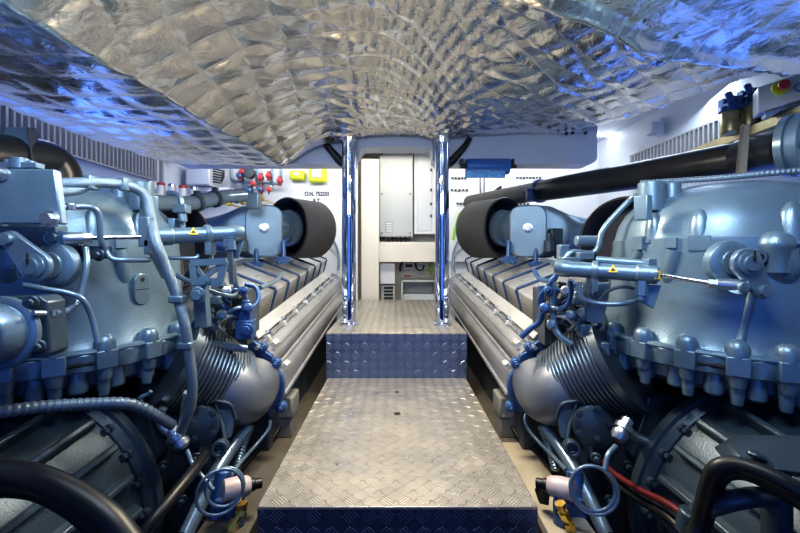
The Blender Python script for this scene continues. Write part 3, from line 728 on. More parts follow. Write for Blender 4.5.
# ---- tubing and small lines around both actuators (starboard)
def line(name, pts, r, m, parent=None, label=None, cat='hose', n=10, corr=0, pitch=.012, group=None):
    o = MB().tube([P(*p) for p in pts], r, n, 6, corr, pitch).build(name, m, parent)
    if not parent: tag(o, label, cat, group)
    elif label: lab(o, label)
    return o
line('fuel_line', [(560, 268, 1.62), (551, 282, 1.62), (540, 297, 1.66), (541, 307, 1.66), (552, 309, 1.62), (566, 306, 1.56), (571, 294, 1.54), (570, 280, 1.52)], .009, 'bluep', ER, 'blue bent fuel line')
line('fuel_line', [(541, 286, 1.72), (541, 318, 1.72), (530, 329, 1.74), (521, 337, 1.76)], .013, 'bluep', ER, 'blue bent fuel line')
line('fuel_line', [(554, 284, 1.62), (554, 322, 1.62), (560, 336, 1.60), (572, 344, 1.58)], .013, 'tubem', ER)
line('fuel_line', [(534, 270, 2.2), (540, 279, 2.1), (552, 281, 1.9), (556, 276, 1.7)], .012, 'bluep', ER)
line('return_line', [(579, 282, 1.46), (581, 297, 1.45), (596, 303, 1.44), (620, 304, 1.41), (640, 299, 1.37), (641, 293, 1.36)], .009, 'tubem', ER)
line('return_line', [(600, 300, 1.43), (608, 291, 1.42), (626, 287, 1.40), (652, 296, 1.37)], .006, 'block', ER)
line('vent_line', [(564, 262, 1.62), (572, 252, 1.62), (590, 253, 1.62), (598, 247, 1.62), (604, 228, 1.65), (630, 200, 1.62), (640, 193, 1.58)], .011, 'tubem', ER)
m = MB(); m.box(P(584, 256, 1.6), (.06, .05, .03)).cyl(P(576, 241, 1.65), P(600, 241, 1.65), .022).box(P(563, 252, 1.65), (.04, .04, .06)).box(P(569, 262, 1.6), (.07, .06, .04)); m.build('pipe_union', 'tubem', ER, bevel=.004)
m = MB()
for i in range(16):
    px, py = random.uniform(548, 585), random.uniform(280, 330); Y = random.uniform(1.66, 1.8)
    if i % 3: m.cyl(P(px, py, Y), P(px+random.uniform(-6, 6), py+random.uniform(4, 14), Y), random.uniform(.012, .022), n=10)
    else: m.box(P(px, py, Y), (random.uniform(.04, .07), .04, random.uniform(.03, .06)))
m.box(P(562, 315, 1.86), (.22, .16, .25))
m.build('filter_assembly', 'block', ER, bevel=.003)
m = MB(); m.prism([P(586, 284, 1.56), P(612, 282, 1.52), P(607, 302, 1.52), P(603, 324, 1.52), P(587, 322, 1.56)], (0, .03, 0)).bolt(P(595, 293, 1.52), (0, -1, 0), .018, .01); m.build('mounting_bracket', 'paint', ER, bevel=.004)
m = MB(); m.box(P(585, 330, 1.58), (.05, .05, .05)).box(P(597, 345, 1.56), (.03, .04, .05)).cyl(P(578, 318, 1.6), P(586, 312, 1.6), .03).box(P(604, 350, 1.52), (.03, .03, .06)); m.build('bolt_blocks', 'paint', ER, bevel=.004)
lab(MB().prism([P(562, 312, 1.60), P(585, 329, 1.60), P(578, 334, 1.60), P(557, 320, 1.62)], (0, .03, 0)).build('cast_arm', 'stringer', ER, bevel=.003), 'cream cast arm')
# port side
line('fuel_line', [(233, 262, 1.60), (236, 285, 1.62), (243, 292, 1.66), (246, 300, 1.68)], .011, 'tubem', EL)
line('fuel_line', [(176, 275, 1.42), (203, 288, 1.48), (230, 296, 1.56), (241, 291, 1.64)], .009, 'tubem', EL)
line('fuel_line', [(245, 284, 1.7), (256, 288, 1.72), (258, 300, 1.7), (246, 312, 1.64), (228, 310, 1.6), (222, 305, 1.6)], .010, 'bluep', EL, 'blue bent fuel line')
line('fuel_line', [(260, 288, 1.9), (275, 281, 2.2), (282, 274, 2.4)], .012, 'tubem', EL)
line('return_line', [(167, 258, 1.42), (195, 258, 1.44), (198, 255, 1.45)], .007, 'tubem', EL)
line('coolant_line', [(192, 345, 1.5), (206, 344, 1.55), (224, 346, 1.62), (247, 349, 1.66)], .016, 'tubem', EL, None, n=14)
m = MB()
for i in range(16):
    px, py = random.uniform(207, 244), random.uniform(285, 330); Y = random.uniform(1.66, 1.8)
    if i % 3: m.cyl(P(px, py, Y), P(px+random.uniform(-6, 6), py+random.uniform(4, 14), Y), random.uniform(.012, .022), n=10)
    else: m.box(P(px, py, Y), (random.uniform(.04, .07), .04, random.uniform(.03, .06)))
m.box(P(230, 315, 1.86), (.22, .16, .25))
m.build('filter_assembly', 'block', EL, bevel=.003)
m = MB(); m.box(P(246, 329, 1.62), (.065, .06, .075)).box(P(246, 312, 1.64), (.05, .05, .06)).cyl(P(246, 300, 1.64), P(246, 310, 1.64), .018); m.bolt(P(246, 330, 1.585), (.1, -1, 0), .02, .01)
lab(m.build('solenoid_block', 'bluep', EL, bevel=.004), 'blue solenoid block')
def fittings(eng, sd):
    rnd = random.Random(11)
    spots = [(572, 285), (566, 292), (576, 300), (563, 304), (580, 310), (570, 316), (586, 318), (560, 322), (549, 292), (552, 325), (578, 326), (568, 330), (590, 306), (545, 309), (583, 294), (594, 330)]
    for i, (px, py) in enumerate(spots):
        Y = 1.60+.012*(i % 5); q = P(px, py, Y); m = MB(sd); k = i % 4
        if k == 0: m.lathe([(0, .012), (.012, .012), (.012, .020), (.03, .020), (.03, .013), (.055, .011), (.055, 0)], q, (rnd.uniform(-.6, .1), -.5, rnd.uniform(-1, 1)), 6); nm = 'hex_union'
        elif k == 1: m.lathe([(0, .022), (.03, .022), (.034, .016), (.05, .015), (.052, 0)], q, (-.4, -1, .3), 16); nm = 'pressure_sensor'
        elif k == 2: m.box(q, (.045, .035, .03), Rz(.4)).cyl(q, q+Vector((0, -.01, .035)), .012, n=10); nm = 'banjo_block'
        else: m.tube([q, q+Vector((.01, -.03, .03)), q+Vector((-.03, -.03, .06)), q+Vector((-.05, .02, .05))], .009, 8); nm = 'pipe_bend'
        m.build(nm, ('tubem', 'steel', 'paint', 'bluep', 'tubem')[i % 5], eng, bevel=.002)
fittings(ER, 1); fittings(EL, -1)
# perforated triangular bracket
m = MB()
SY = [1.42]
def strut(a, b, w=.012):
    y = SY[0]; SY[0] += .0015
    a_, b_ = P(*a, y), P(*b, y); d_ = (b_-a_); n_ = Vector((-d_.z, 0, d_.x)).normalized()*w
    m.prism([a_-n_, b_-n_, b_+n_, a_+n_], (0, .012, 0))
strut((190, 263), (226, 261)); strut((192, 263), (194, 285)); strut((224, 261), (219, 283)); strut((193, 282), (221, 282), .014); strut((221, 264), (201, 281), .008); strut((195, 266), (207, 282), .006)
m.bolt(P(204, 281, 1.41), (0, -1, 0), .014, .01)
m.build('perforated_bracket', 'paint', EL)
m = MB(); m.prism([P(192, 286, 1.42), P(204, 286, 1.42), P(207, 328, 1.44), P(194, 328, 1.44)], (0, .04, 0)).bolt(P(198, 295, 1.40), (0, -1, 0), .02, .012); m.build('mounting_bracket', 'paint', EL, bevel=.003)
m = MB(); m.cyl(P(230, 240, 1.5), P(231, 250, 1.5), .02, n=6).cyl(P(230, 250, 1.5), P(232, 283, 1.55), .011).box(P(229, 243, 1.5), (.03, .03, .03)); m.build('sensor_stem', 'tubem', EL)
line('vent_line', [(168, 193, 1.75), (176, 194, 1.74), (181, 200, 1.72), (182, 218, 1.72), (183, 234, 1.72)], .012, 'tubem', EL)
m = MB(); m.box(P(182, 209, 1.70), (.055, .05, .035)).cyl(P(182, 212, 1.70), P(183, 222, 1.70), .018, n=6).box(P(173, 224, 1.70), (.03, .03, .05)); m.build('pipe_union', 'tubem', EL, bevel=.003)
# tube over dome (port)
line('oil_tube', [(60, 207, 1.16), (72, 207, 1.19), (90, 207, 1.22), (98, 213, 1.24), (100, 226, 1.25), (101, 240, 1.26), (106, 250, 1.28), (113, 259, 1.28), (128, 260, 1.30), (150, 260, 1.36)], .009, 'tubem', EL)
m = MB(); m.box(P(69, 207, 1.18), (.03, .022, .022)); m.build('tube_nut', 'bright', EL, bevel=.003)

# ================================================================== HOSES AND LOOSE LINES
line('braided_hose', [(54, 184, 1.20), (80, 183, 1.24), (105, 183, 1.30), (130, 186, 1.36), (145, 196, 1.40), (150, 215, 1.40), (155, 240, 1.32), (166, 268, 1.34), (177, 296, 1.36), (185, 325, 1.36), (189, 355, 1.37), (192, 380, 1.38), (191, 405, 1.40), (183, 425, 1.42), (178, 440, 1.44)], .0175, 'hose', None, 'grey braided hose arching over the bell housing and down past the bellows', 'hose', 12)
bhose = bpy.data.objects['braided_hose']
for px, py, Y in ((92, 183, 1.27), (126, 185, 1.35), (178, 299, 1.36), (187, 345, 1.37)):
    MB().box(P(px, py, Y), (.046, .046, .026) if py > 250 else (.026, .046, .046)).build('hose_clamp', 'paint', bhose, bevel=.006)
MB().tube([P(60, 192, 1.2), P(78, 190, 1.24), P(90, 184, 1.27)], .015, 10).build('branch_hose', 'hose', bhose)
line('corrugated_conduit', [(-60, 420, 1.00), (0, 412, 1.06), (40, 407, 1.12), (85, 404, 1.18), (120, 403, 1.22), (140, 407, 1.26), (155, 415, 1.30), (172, 425, 1.36)], .017, 'conduit', None, 'thick ribbed grey conduit lying on top of the ribbed gearbox', 'conduit', 14, .06, .017)
line('corrugated_conduit', [(640, 183, 1.70), (690, 180, 1.60), (730, 177, 1.50), (770, 173, 1.42), (830, 169, 1.34)], .0115, 'conduit', None, 'thin ribbed grey conduit passing just below the thick black exhaust pipe', 'conduit', 12, .07, .013)
def hosemesh(name, pts, r, m, label, cat='hose', n=14):
    return line(name, pts, r, m, None, label, cat, n)
hosemesh('black_hose', [(-40, 470, .98), (15, 474, .96), (45, 481, .94), (80, 498, .92), (110, 520, .90), (130, 545, .88)], .030, 'black', 'fat black hose drooping across the gearbox beside the flat plate engine')
hosemesh('black_hose', [(-40, 490, 1.02), (25, 490, 1.0), (60, 503, .98), (90, 525, .96), (105, 545, .94)], .02, 'black', 'thinner black hose tucked underneath the fat drooping black hose')
hosemesh('black_cable', [(135, 545, 1.1), (160, 512, 1.16), (190, 475, 1.3), (205, 455, 1.45)], .018, 'black', 'black cable climbing diagonally beside the ribbed conduit end', 'cable')
hosemesh('black_hose', [(690, 545, 1.0), (700, 520, 1.0), (708, 490, .98), (716, 470, .96), (735, 465, .94), (765, 474, .90), (800, 492, .86), (840, 515, .84)], .020, 'black', 'bent black hose arching over the cast elbow pipe')
hosemesh('black_hose', [(700, 545, 1.02), (712, 505, 1.0), (722, 479, .98), (742, 474, .96), (775, 488, .92), (840, 530, .86)], .014, 'black', 'slim black hose following just inside the bent black hose')
hosemesh('red_cable', [(602, 461, 1.52), (615, 474, 1.44), (640, 490, 1.32), (670, 505, 1.2), (700, 528, 1.1), (715, 545, 1.05)], .011, 'redcable', 'dark red cable sagging in front of the ribbed gearbox', 'cable')
hosemesh('black_conduit', [(600, 466, 1.55), (614, 482, 1.46), (640, 500, 1.34), (668, 517, 1.22), (690, 540, 1.14)], .014, 'black', 'black conduit running just below the dark red cable', 'cable')
# drain lines beside walkway
hosemesh('drain_line', [(527, 412, 1.82), (525, 420, 1.80), (529, 430, 1.78), (540, 443, 1.72), (553, 456, 1.62), (566, 470, 1.52)], .008, 'tubem', 'thin blue-grey drain tube on the side of the red cable', 'tube')
hosemesh('drain_line', [(270, 420, 1.80), (268, 430, 1.78), (255, 446, 1.72), (240, 463, 1.60), (224, 485, 1.48)], .008, 'tubem', 'thin blue-grey drain tube running down beside the coiled sensor cable of the braided hose', 'tube')
# coiled sensor cables
m = MB(); m.torus(P(593, 488, 1.34), (-.2, -1, .25), .068, .006); m.torus(P(594, 490, 1.335), (-.25, -1, .2), .074, .006); m.tube([P(605, 470, 1.34), P(608, 455, 1.36), P(616, 446, 1.38)], .009, 10)
cc = tag(m.build('coiled_cable', 'tubem'), 'loop of grey sensor cable hanging near the start of the red cable', 'cable')
m = MB(); a_, b_ = P(617, 440, 1.38), P(624, 427, 1.40); m.lathe([(0, .018), (.015, .028), (.03, .028), (.032, .022), (.04, .022), (.042, .03), (.06, .03), (.062, .02), (.085, .02)], a_, b_-a_, 18); m.tube([b_, P(634, 436, 1.42), P(650, 443, 1.44)], .018, 10)
m.build('plug', 'steel', cc)
m = MB(); m.torus(P(225, 487, 1.36), (.35, -1, .2), .060, .0055); m.torus(P(220, 492, 1.34), (.5, -1, .1), .072, .0055); m.tube([P(187, 450, 1.42), P(193, 465, 1.40), P(205, 480, 1.37), P(213, 490, 1.36)], .008, 10); 
cc = tag(m.build('coiled_cable', 'tubem'), 'loop of grey sensor cable hanging below the end of the braided hose', 'cable')
m = MB(); a_, b_ = P(184, 448, 1.43), P(176, 436, 1.43); m.lathe([(0, .018), (.012, .03), (.03, .03), (.032, .024), (.04, .024), (.042, .034), (.06, .034), (.062, .024), (.085, .02)], a_, b_-a_, 18); m.tube([b_, P(165, 430, 1.42), P(160, 420, 1.42), P(163, 408, 1.42)], .014, 10); m.tube([P(182, 430, 1.43), P(184, 410, 1.42), P(187, 392, 1.4)], .012, 10)
m.build('plug', 'steel', cc)
# small hook on the casing
line('cable_hook', [(143, 405, 1.28), (140, 398, 1.27), (148, 394, 1.27), (151, 391, 1.27)], .006, 'tubem', EL)
# drain cocks: pale canister with black valve handle, brass fittings
for px, sgn, l1, l2 in ((562, 1, 'pale pinkish canister with a black end valve, beside the loop near the red cable', 'brass hose fitting below the pale canister on the red cable side'), (236, -1, 'pale pinkish canister with a black end valve, under the thin drain tube', 'brass hose fitting below the pale canister on the braided hose side')):
    t = thing('drain_canister', l1, 'canister', P(px, 490, 1.42), 'pale drain canisters')
    a_ = P(px+14*sgn, 491, 1.40); b_ = P(px-10*sgn, 486, 1.44)
    MB().lathe([(0, .0), (0, .025), (.006, .036), (.05, .038), (.085, .034), (.095, .026), (.1, .0)], a_, b_-a_, 24).build('body', 'pink', t)
    m = MB(); d_ = (b_-a_).normalized(); m.cyl(b_, b_+d_*.03, .022, n=16).cyl(b_+d_*.02, b_+d_*.055, .018, n=12)
    if sgn > 0: m.prism([P(544, 484, 1.45), P(551, 488, 1.45), P(549, 506, 1.46), P(540, 504, 1.46), P(536, 492, 1.46)], (0, .02, 0))
    m.build('valve_handle', 'black', t, bevel=.003)
    m = MB(); m.cyl(P(px, 500, 1.40), P(px, 530, 1.40), .03, n=16).cyl(P(px+12*sgn, 470, 1.5), P(px+22*sgn, 530, 1.44), .03, n=16).box(P(px+8*sgn, 515, 1.46), (.08, .06, .14)); lab(m.build('mounting_pump', 'bluep', t, bevel=.006), 'blue pump body')
    m = MB(); q0 = P(px-2*sgn, 503, 1.36); pts = [q0, P(px+1*sgn, 512, 1.36), P(px+6*sgn, 522, 1.36), P(px+11*sgn, 534, 1.36)]
    if sgn < 0: pts = [P(242, 503, 1.36), P(243, 510, 1.36), P(236, 521, 1.34), P(226, 538, 1.32)]
    m.tube(pts, .012, 10)
    for k_ in range(3): m.cyl(pts[k_], pts[k_].lerp(pts[k_+1], .5), .019, n=6)
    tag(m.build('brass_fitting', 'brass'), l2, 'fitting')
# pipe bits running beside the engine down to the pump
for s, l1, l2 in ((1, 'plain steel drain pipe slanting down beside the beige stringer on the red cable side', 'ribbed black sleeve next to the steel drain pipe on the red cable side'), (-1, 'plain steel drain pipe slanting down beside the beige stringer on the braided hose side', 'ribbed black sleeve next to the steel drain pipe on the braided hose side')):
    o = MB(s).tube([P(545, 428, 1.72), P(562, 450, 1.62), P(580, 480, 1.5), P(606, 535, 1.36)], .026, 18).build('drain_pipe', 'tubem'); tag(o, l1, 'pipe')
    o = MB(s).tube([P(541, 426, 1.78), P(549, 445, 1.70), P(556, 470, 1.6)], .015, 12, 6, .14, .014).build('ribbed_sleeve', 'tubem'); tag(o, l2, 'sleeve')

# ================================================================== DRUM AIR FILTERS
def drum(s, label, c, ax, R_, L_, inner=True, group='black drum air filters'):
    t = thing('air_filter', label, 'air filter', Vector((c.x*s, c.y, c.z-R_)), group)
    MB(s).lathe([(.012, R_-.01), (0, R_), (-.02, R_), (-L_+.05, R_), (-L_+.015, R_-.02), (-L_, R_-.06), (-L_, .0)], c, ax, 56, caps=False).build('shell', 'drum', t, smooth=50)
    MB(s).lathe([(.012, R_-.01), (.0, R_-.022), (-L_*.6, R_-.03), (-L_*.6, .0)], c, ax, 56, caps=False).build('inner_wall', 'drumin', t, smooth=50)
    MB(s).torus(c+Vector(ax).normalized()*.008, ax, R_-.006, .010, 56).build('rim', 'black', t)
    return t
ax = Vector((.56, -.83, 0)).normalized()
drum(1, 'black drum air filter at the end of the turbocharger, under the long black pipe', P(505, 228, 3.3), ax, .25, .36)
drum(-1, 'black drum air filter at the end of the turbocharger, below the official number plate', P(505, 228, 3.3), ax, .25, .36)
ax2 = Vector((-.85, -.5, .1)).normalized()
drum(1, 'large black disc-shaped filter housing wedged between turbocharger and bell housing, under the long pipe', P(622, 243, 2.25), ax2, .26, .2)
drum(-1, 'large black disc-shaped filter housing wedged between turbocharger and bell housing, under the slim blue-grey pipe', P(622, 243, 2.25), ax2, .26, .2)

# slim pipe on the port engine with square flange
t = thing('coolant_pipe', 'slim blue-grey pipe with a square end flange crossing behind the actuator', 'pipe', P(200, 205, 2.4))
MB().tube([P(150, 203, 2.0), P(195, 203, 2.3), P(222, 197, 2.5), P(246, 195, 2.6)], .042, 20).build('pipe', 'tubem', t)
m = MB(); m.box(P(254, 201, 2.62), (.08, .08, .10)); m.build('end_flange', 'paint', t, bevel=.006)
for px, py, Y in ((197, 202.5, 2.31), (215, 199, 2.45)): m = MB(); m.lathe([(-.012, .052), (.012, .052)], P(px, py, Y), P(222, 197, 2.5)-P(195, 203, 2.3), 24); m.box(P(px, py-9, Y), (.03, .03, .03)); m.build('pipe_clamp', 'paint2', t)
# row of small fittings on the far bank of the port engine
for i in range(5):
    q = P(150+i*11, 187+i*1.4, 2.5); t = thing('injector_fitting', 'small white and red capped fitting in the row along the engine top', 'fitting', q-Vector((0, 0, .03)), 'capped fittings along the engine top')
    MB().cyl(q-Vector((0, 0, .05)), q+Vector((0, 0, .02)), .022, n=12).build('body', 'white', t)
    MB().lathe([(0, .024), (.015, .024), (.02, .015), (.02, 0)], q+Vector((0, 0, .018)), (0, 0, 1), 12).build('cap', 'red' if i % 2 else 'steel', t)
o = MB().prism([P(145, 192, 2.42), P(208, 202, 2.65), P(200, 196, 2.9), P(145, 186, 2.7)], (0, 0, -.02)).build('fitting_ledge', 'beige', EL)

# ================================================================== BOXES BESIDE THE WALKWAY
for s, l in ((1, 'small grey junction box beside the walkway on the red cable side'), (-1, 'small grey junction box beside the walkway on the braided hose side')):
    t = thing('junction_box', l, 'box', (s*.60, 2.12, CZ-.95), 'junction boxes on the bilge stringers')
    MB(s).box(W(.605, 2.12, -.90), (.135, .13, .10)).build('base', 'jbox', t, bevel=.006)
    b = MB(s).box(W(.605, 2.12, -.795), (.15, .145, .11)).build('lid', 'jbox', t, bevel=.01)
    m = MB(s); 
    for dx in (-.055, .055): m.cyl(W(.605+dx, 2.045, -.83), W(.605+dx, 2.04, -.83), .008, n=10)
    m.build('lid_screws', 'steel', t)
    o = MB(s).tube([W(.60, 2.06, -.9), W(.62, 1.98, -.93), W(.66, 1.9, -.94), W(.67, 1.7, -.935)], .012, 10).build('cable_tail', 'black', t)

# ================================================================== BACK BULKHEAD FITTINGS
def pbox(a, b, Y, dep): # front-face box from pixel corners a (top-left) b (bottom-right)
    p, q = P(*a, Y), P(*b, Y); return Vector(((p.x+q.x)/2, Y+dep/2, (p.z+q.z)/2)), Vector((q.x-p.x, dep, p.z-q.z))
t = thing('inverter_cabinet', 'tall grey steel cabinet with screws and vent louvers in the central recess', 'cabinet', P(396, 242, 4.72))
c, sz = pbox((379, 151), (413, 237), 4.60, .3); MB().box(c, sz).build('body', 'lgrey', t, bevel=.008)
c, sz = pbox((379.5, 152), (412.5, 236), 4.585, .02); MB().box(c, sz).build('front_panel', 'greyb', t, bevel=.004)
m = MB()
for px in (382, 410):
    for py in (154, 194, 233): m.cyl(P(px, py, 4.585), P(px, py, 4.575), .009, n=10)
m.build('screws', 'ink', t)
c, sz = pbox((385, 221), (393, 233), 4.582, .01); MB().box(c, sz).build('vent_plate', 'louver', t)
m = MB()
for i in range(4): c, sz = pbox((386.5, 222.8+i*2.5), (391.5, 224+i*2.5), 4.578, .01); m.box(c, sz)
m.build('vent_slots', 'beige', t)
m = MB()
for i in range(7): q = P(382+i*4.3, 237, 4.66); m.cyl(q, q-Vector((0, 0, .05+.01*(i % 2))), .02, n=12)
m.build('cable_glands', 'ink', t)
t = thing('breaker_cabinet', 'narrow white cabinet beside the tall grey cabinet in the recess', 'cabinet', P(424, 236, 4.62))
c, sz = pbox((414, 148), (440, 234), 4.66, .25); MB().box(c, sz).build('body', 'white', t, bevel=.006)
c, sz = pbox((417, 152), (432, 231), 4.65, .02); MB().box(c, sz).build('door', 'lgrey', t, bevel=.004)
for py in (170, 190, 204, 216): MB().box(P(431, py, 4.645), (.02, .02, .03)).build('latch', 'ink', t)
t = thing('charger_box', 'light grey box with a slotted lower compartment in the niche', 'box', P(387, 300, 4.7))
c, sz = pbox((380, 263), (395, 284), 4.62, .2); MB().box(c, sz).build('body', 'lgrey', t, bevel=.006)
c, sz = pbox((381, 285), (395, 303), 4.68, .14); MB().box(c, sz).build('lower_housing', 'greyb', t, bevel=.004)
m = MB()
for i in range(4): c, sz = pbox((384, 287+i*3.4), (393, 289+i*3.4), 4.672, .01); m.box(c, sz)
m.build('slots', 'dark', t)
t = thing('storage_tray', 'open-fronted pale metal tray on the step in the niche', 'tray', P(418, 302, 4.75))
a, b = P(402, 281, 4.6), P(436, 301.5, 4.6)
m = MB(); w = .02
m.box(((a.x+b.x)/2, 4.75, a.z), (b.x-a.x, .3, w)).box(((a.x+b.x)/2, 4.75, b.z), (b.x-a.x, .3, w)).box((a.x, 4.75, (a.z+b.z)/2), (w, .3, a.z-b.z)).box((b.x, 4.75, (a.z+b.z)/2), (w, .3, a.z-b.z)).box(((a.x+b.x)/2, 4.9, (a.z+b.z)/2), (b.x-a.x, .02, a.z-b.z))
m.build('tray_shell', 'greyb', t)
c, sz = pbox((403, 294), (435, 300), 4.7, .15); MB().box(c, sz).build('tray_shelf', 'lgrey', t)
for i, (x0, x1, l) in enumerate(((404, 414, 'black socket outlet under the beige ledge, beside the grey box'), (418, 428, 'white socket outlet under the beige ledge, nearer the yellow-green wire'))):
    t = thing('socket_outlet', l, 'socket', P((x0+x1)/2, 268, 4.9))
    c, sz = pbox((x0, 263), (x1, 269), 4.86, .08); MB().box(c, sz).build('plate', 'white', t, bevel=.004)
    c, sz = pbox((x0+1.3, 264.2), (x1-1.3, 267.6), 4.853, .01); MB().box(c, sz).build('socket_face', 'ink' if i == 0 else 'greyb', t)
line('earth_wire', [(432, 262, 4.8), (428, 268, 4.8), (431, 274, 4.8), (434, 266, 4.78)], .009, 'green', None, 'yellow-green earth wire hanging under the beige ledge', 'wire', 8)
line('black_wire', [(402, 262, 4.8), (400, 268, 4.8), (400.5, 271, 4.8)], .012, 'black', None, 'short black wire hanging between grey box and black socket', 'wire', 8)
line('black_wire', [(415, 263, 4.8), (417, 269, 4.78), (422, 270, 4.78), (424, 266, 4.8)], .010, 'black', None, 'looped black wire between the two socket outlets', 'wire', 8)
c, sz = pbox((404, 275.2), (411, 276.6), 4.965, .008); tag(MB().box(c, sz).build('red_label', 'red'), 'small red label strip on the niche wall above the tray', 'label')

# breaker panels on the bulkhead
def panel(px0, px1, py0, py1, rows, label, Y=4.30):
    t = thing('switch_panel', label, 'panel', P((px0+px1)/2, py1, Y+.05))
    c, sz = pbox((px0, py0), (px1, py1), Y, .05); MB().box(c, sz).build('panel_board', 'white', t, bevel=.004)
    for (ry, a, b) in rows:
        m = MB(); n = int((b-a)/3.2)
        c, sz = pbox((a, ry-1.6), (b, ry+1.6), Y-.006, .008); rw = MB().box(c, sz).build('breaker_row', 'lgrey', t)
        for i in range(n):
            x = a+(i+.5)*(b-a)/n; c, sz = pbox((x-1.0, ry-.9), (x+1.0, ry+.7+(i % 3)*.3), Y-.018, .014); m.box(c, sz)
        m.build('switch_levers', 'ink', rw)
        m = MB()
        for i in range(n):
            x = a+(i+.5)*(b-a)/n; c, sz = pbox((x-.8, ry+2.8), (x+.8, ry+3.5), Y-.003, .004); m.box(c, sz)
        m.build('printed_labels', 'greyb', t)
panel(448, 479, 150, 262, ((178, 451, 467), (190, 450, 469), (203.5, 456, 469)), 'white breaker panel with three switch rows beside the chrome post')
panel(485, 548, 150, 262, ((177.5, 516, 542), (189, 499, 514), (204, 505, 530)), 'white breaker panel behind the drum filter and the long black pipe')
m = MB().box(P(482, 200, 4.34), (.03, .03, 1.0)); tag(m.build('cable_duct', 'louver'), 'narrow grey vertical duct between the two breaker panels', 'duct')
# number plate with lettering
t = thing('number_plate', 'white plate lettered O.N. 752255 and R.T. 51.58 on the bulkhead', 'sign', P(317, 212, 4.33))
c, sz = pbox((303, 189), (331, 211.5), 4.335, .016); bp = MB().box(c, sz).build('plate', 'white', t, bevel=.002)
m = MB()
for px in (304.5, 329.5):
    for py in (190.5, 210): m.cyl(P(px, py, 4.336), P(px, py, 4.33), .006, n=8)
m.build('screws', 'greyb', bp)
def text(body, px, py, Y, h, parent, m='ink', stretch=1.0, rot=(math.pi/2, 0, 0), name='lettering'):
    cu = bpy.data.curves.new(name, 'FONT'); cu.body = body; cu.size = h; cu.align_x = 'CENTER'; cu.align_y = 'CENTER'; cu.extrude = .002; cu.offset = .0022
    o = bpy.data.objects.new(name, cu); COL.objects.link(o)
    me = bpy.data.meshes.new_from_object(o.evaluated_get(bpy.context.evaluated_depsgraph_get()))
    COL.objects.unlink(o); bpy.data.objects.remove(o)
    ob = bpy.data.objects.new(name, me); COL.objects.link(ob); me.materials.clear(); me.materials.append(M_[m])
    ob.parent = parent; ob.location = P(px, py, Y)-LOC[parent.name]; ob.rotation_euler = rot; ob.scale = (stretch, 1, 1)
    LOC[ob.name] = LOC[parent.name]; return ob
text('O.N. 752255', 317, 194, 4.333, .062, bp, stretch=.82)
text('R.T.', 317, 201, 4.333, .062, bp, stretch=.82)
text('51.58', 317, 206.5, 4.333, .062, bp, stretch=.82)
# yellow battery-lamp boxes
for i, (px0, px1, py0, py1, l) in enumerate(((289, 304, 170, 179.5, 'smaller yellow emergency lamp box on the bulkhead, next to the red valves'), (308, 326, 167, 182, 'larger yellow emergency lamp box above the lettered number plate'))):
    t = thing('emergency_lamp', l, 'lamp', P((px0+px1)/2, py1, 4.30))
    c, sz = pbox((px0, py0), (px1, py1), 4.26, .095); MB().box(c, sz).build('housing', 'yellow', t, bevel=.025)
    c, sz = pbox((px0+4, py0+2), (px1-5, py1-4.5), 4.25, .03); MB().box(c, sz).build('lens', 'lgrey', t, bevel=.008)
# red valve manifold
t = thing('valve_manifold', 'pipe manifold of red handled valves and gauges on the white bulkhead', 'valves', P(260, 195, 4.3))
m = MB()
for px in (231, 243, 257, 272, 281): m.tube([P(px, 166, 4.25), P(px, 180+(px % 7), 4.25)], .014, 10, smooth=False)
m.tube([P(231, 180, 4.25), P(240, 182, 4.24), P(262, 183, 4.24), P(281, 184, 4.25)], .014, 10); m.tube([P(243, 186, 4.25), P(243, 196, 4.25)], .014, 10, smooth=False); m.box(P(234, 181, 4.3), (.03, .10, .03)).box(P(262, 183, 4.3), (.03, .10, .03))
m.build('pipework', 'tubem', t)
for i, (px, py) in enumerate(((240, 176), (254, 184), (261, 178), (250, 191), (269, 176), (270, 190), (261, 190), (243, 172), (280, 181))):
    q = P(px, py, 4.19)
    v_ = MB().lathe([(0, .026), (.04, .034), (.06, .022)], q+Vector((0, .03, 0)), (0, -1, 0), 14).cyl(q-Vector((0, 0, .05)), q+Vector((0, 0, .05)), .02, n=12).build('valve', ('darkred', 'steel', 'darkred', 'block')[i % 4], t)
    MB().lathe([(0, .016), (.006, .026), (.014, .026), (.018, .012), (.03, .010), (.03, 0)], q-Vector((0, .03, 0)), (0.1, -1, .1), 14).build('handwheel', 'red' if i % 3 else 'bluep', v_)
MB().lathe([(0, .055), (.05, .06), (.07, .05), (.072, 0)], P(251, 174, 4.2), (0, -1, 0), 22).build('pump_body', 'block', t)
for i in range(7):
    q = P(224+i*6.5, 203+(i % 2)*2-i*.6, 3.8); o = tag(MB().lathe([(0, .02), (.03, .026), (.05, .02), (.055, 0)], q, (0, -1, .2), 12).build('globe_valve', ('brass', 'warn', 'black')[i % 3]), 'small brass, yellow or black valve in the row behind the slim pipe', 'valve', 'small valves behind the slim pipe')
    MB().cyl(q, q+Vector((0, .5, 0)), .009, n=8).build('stem', 'brass', o)
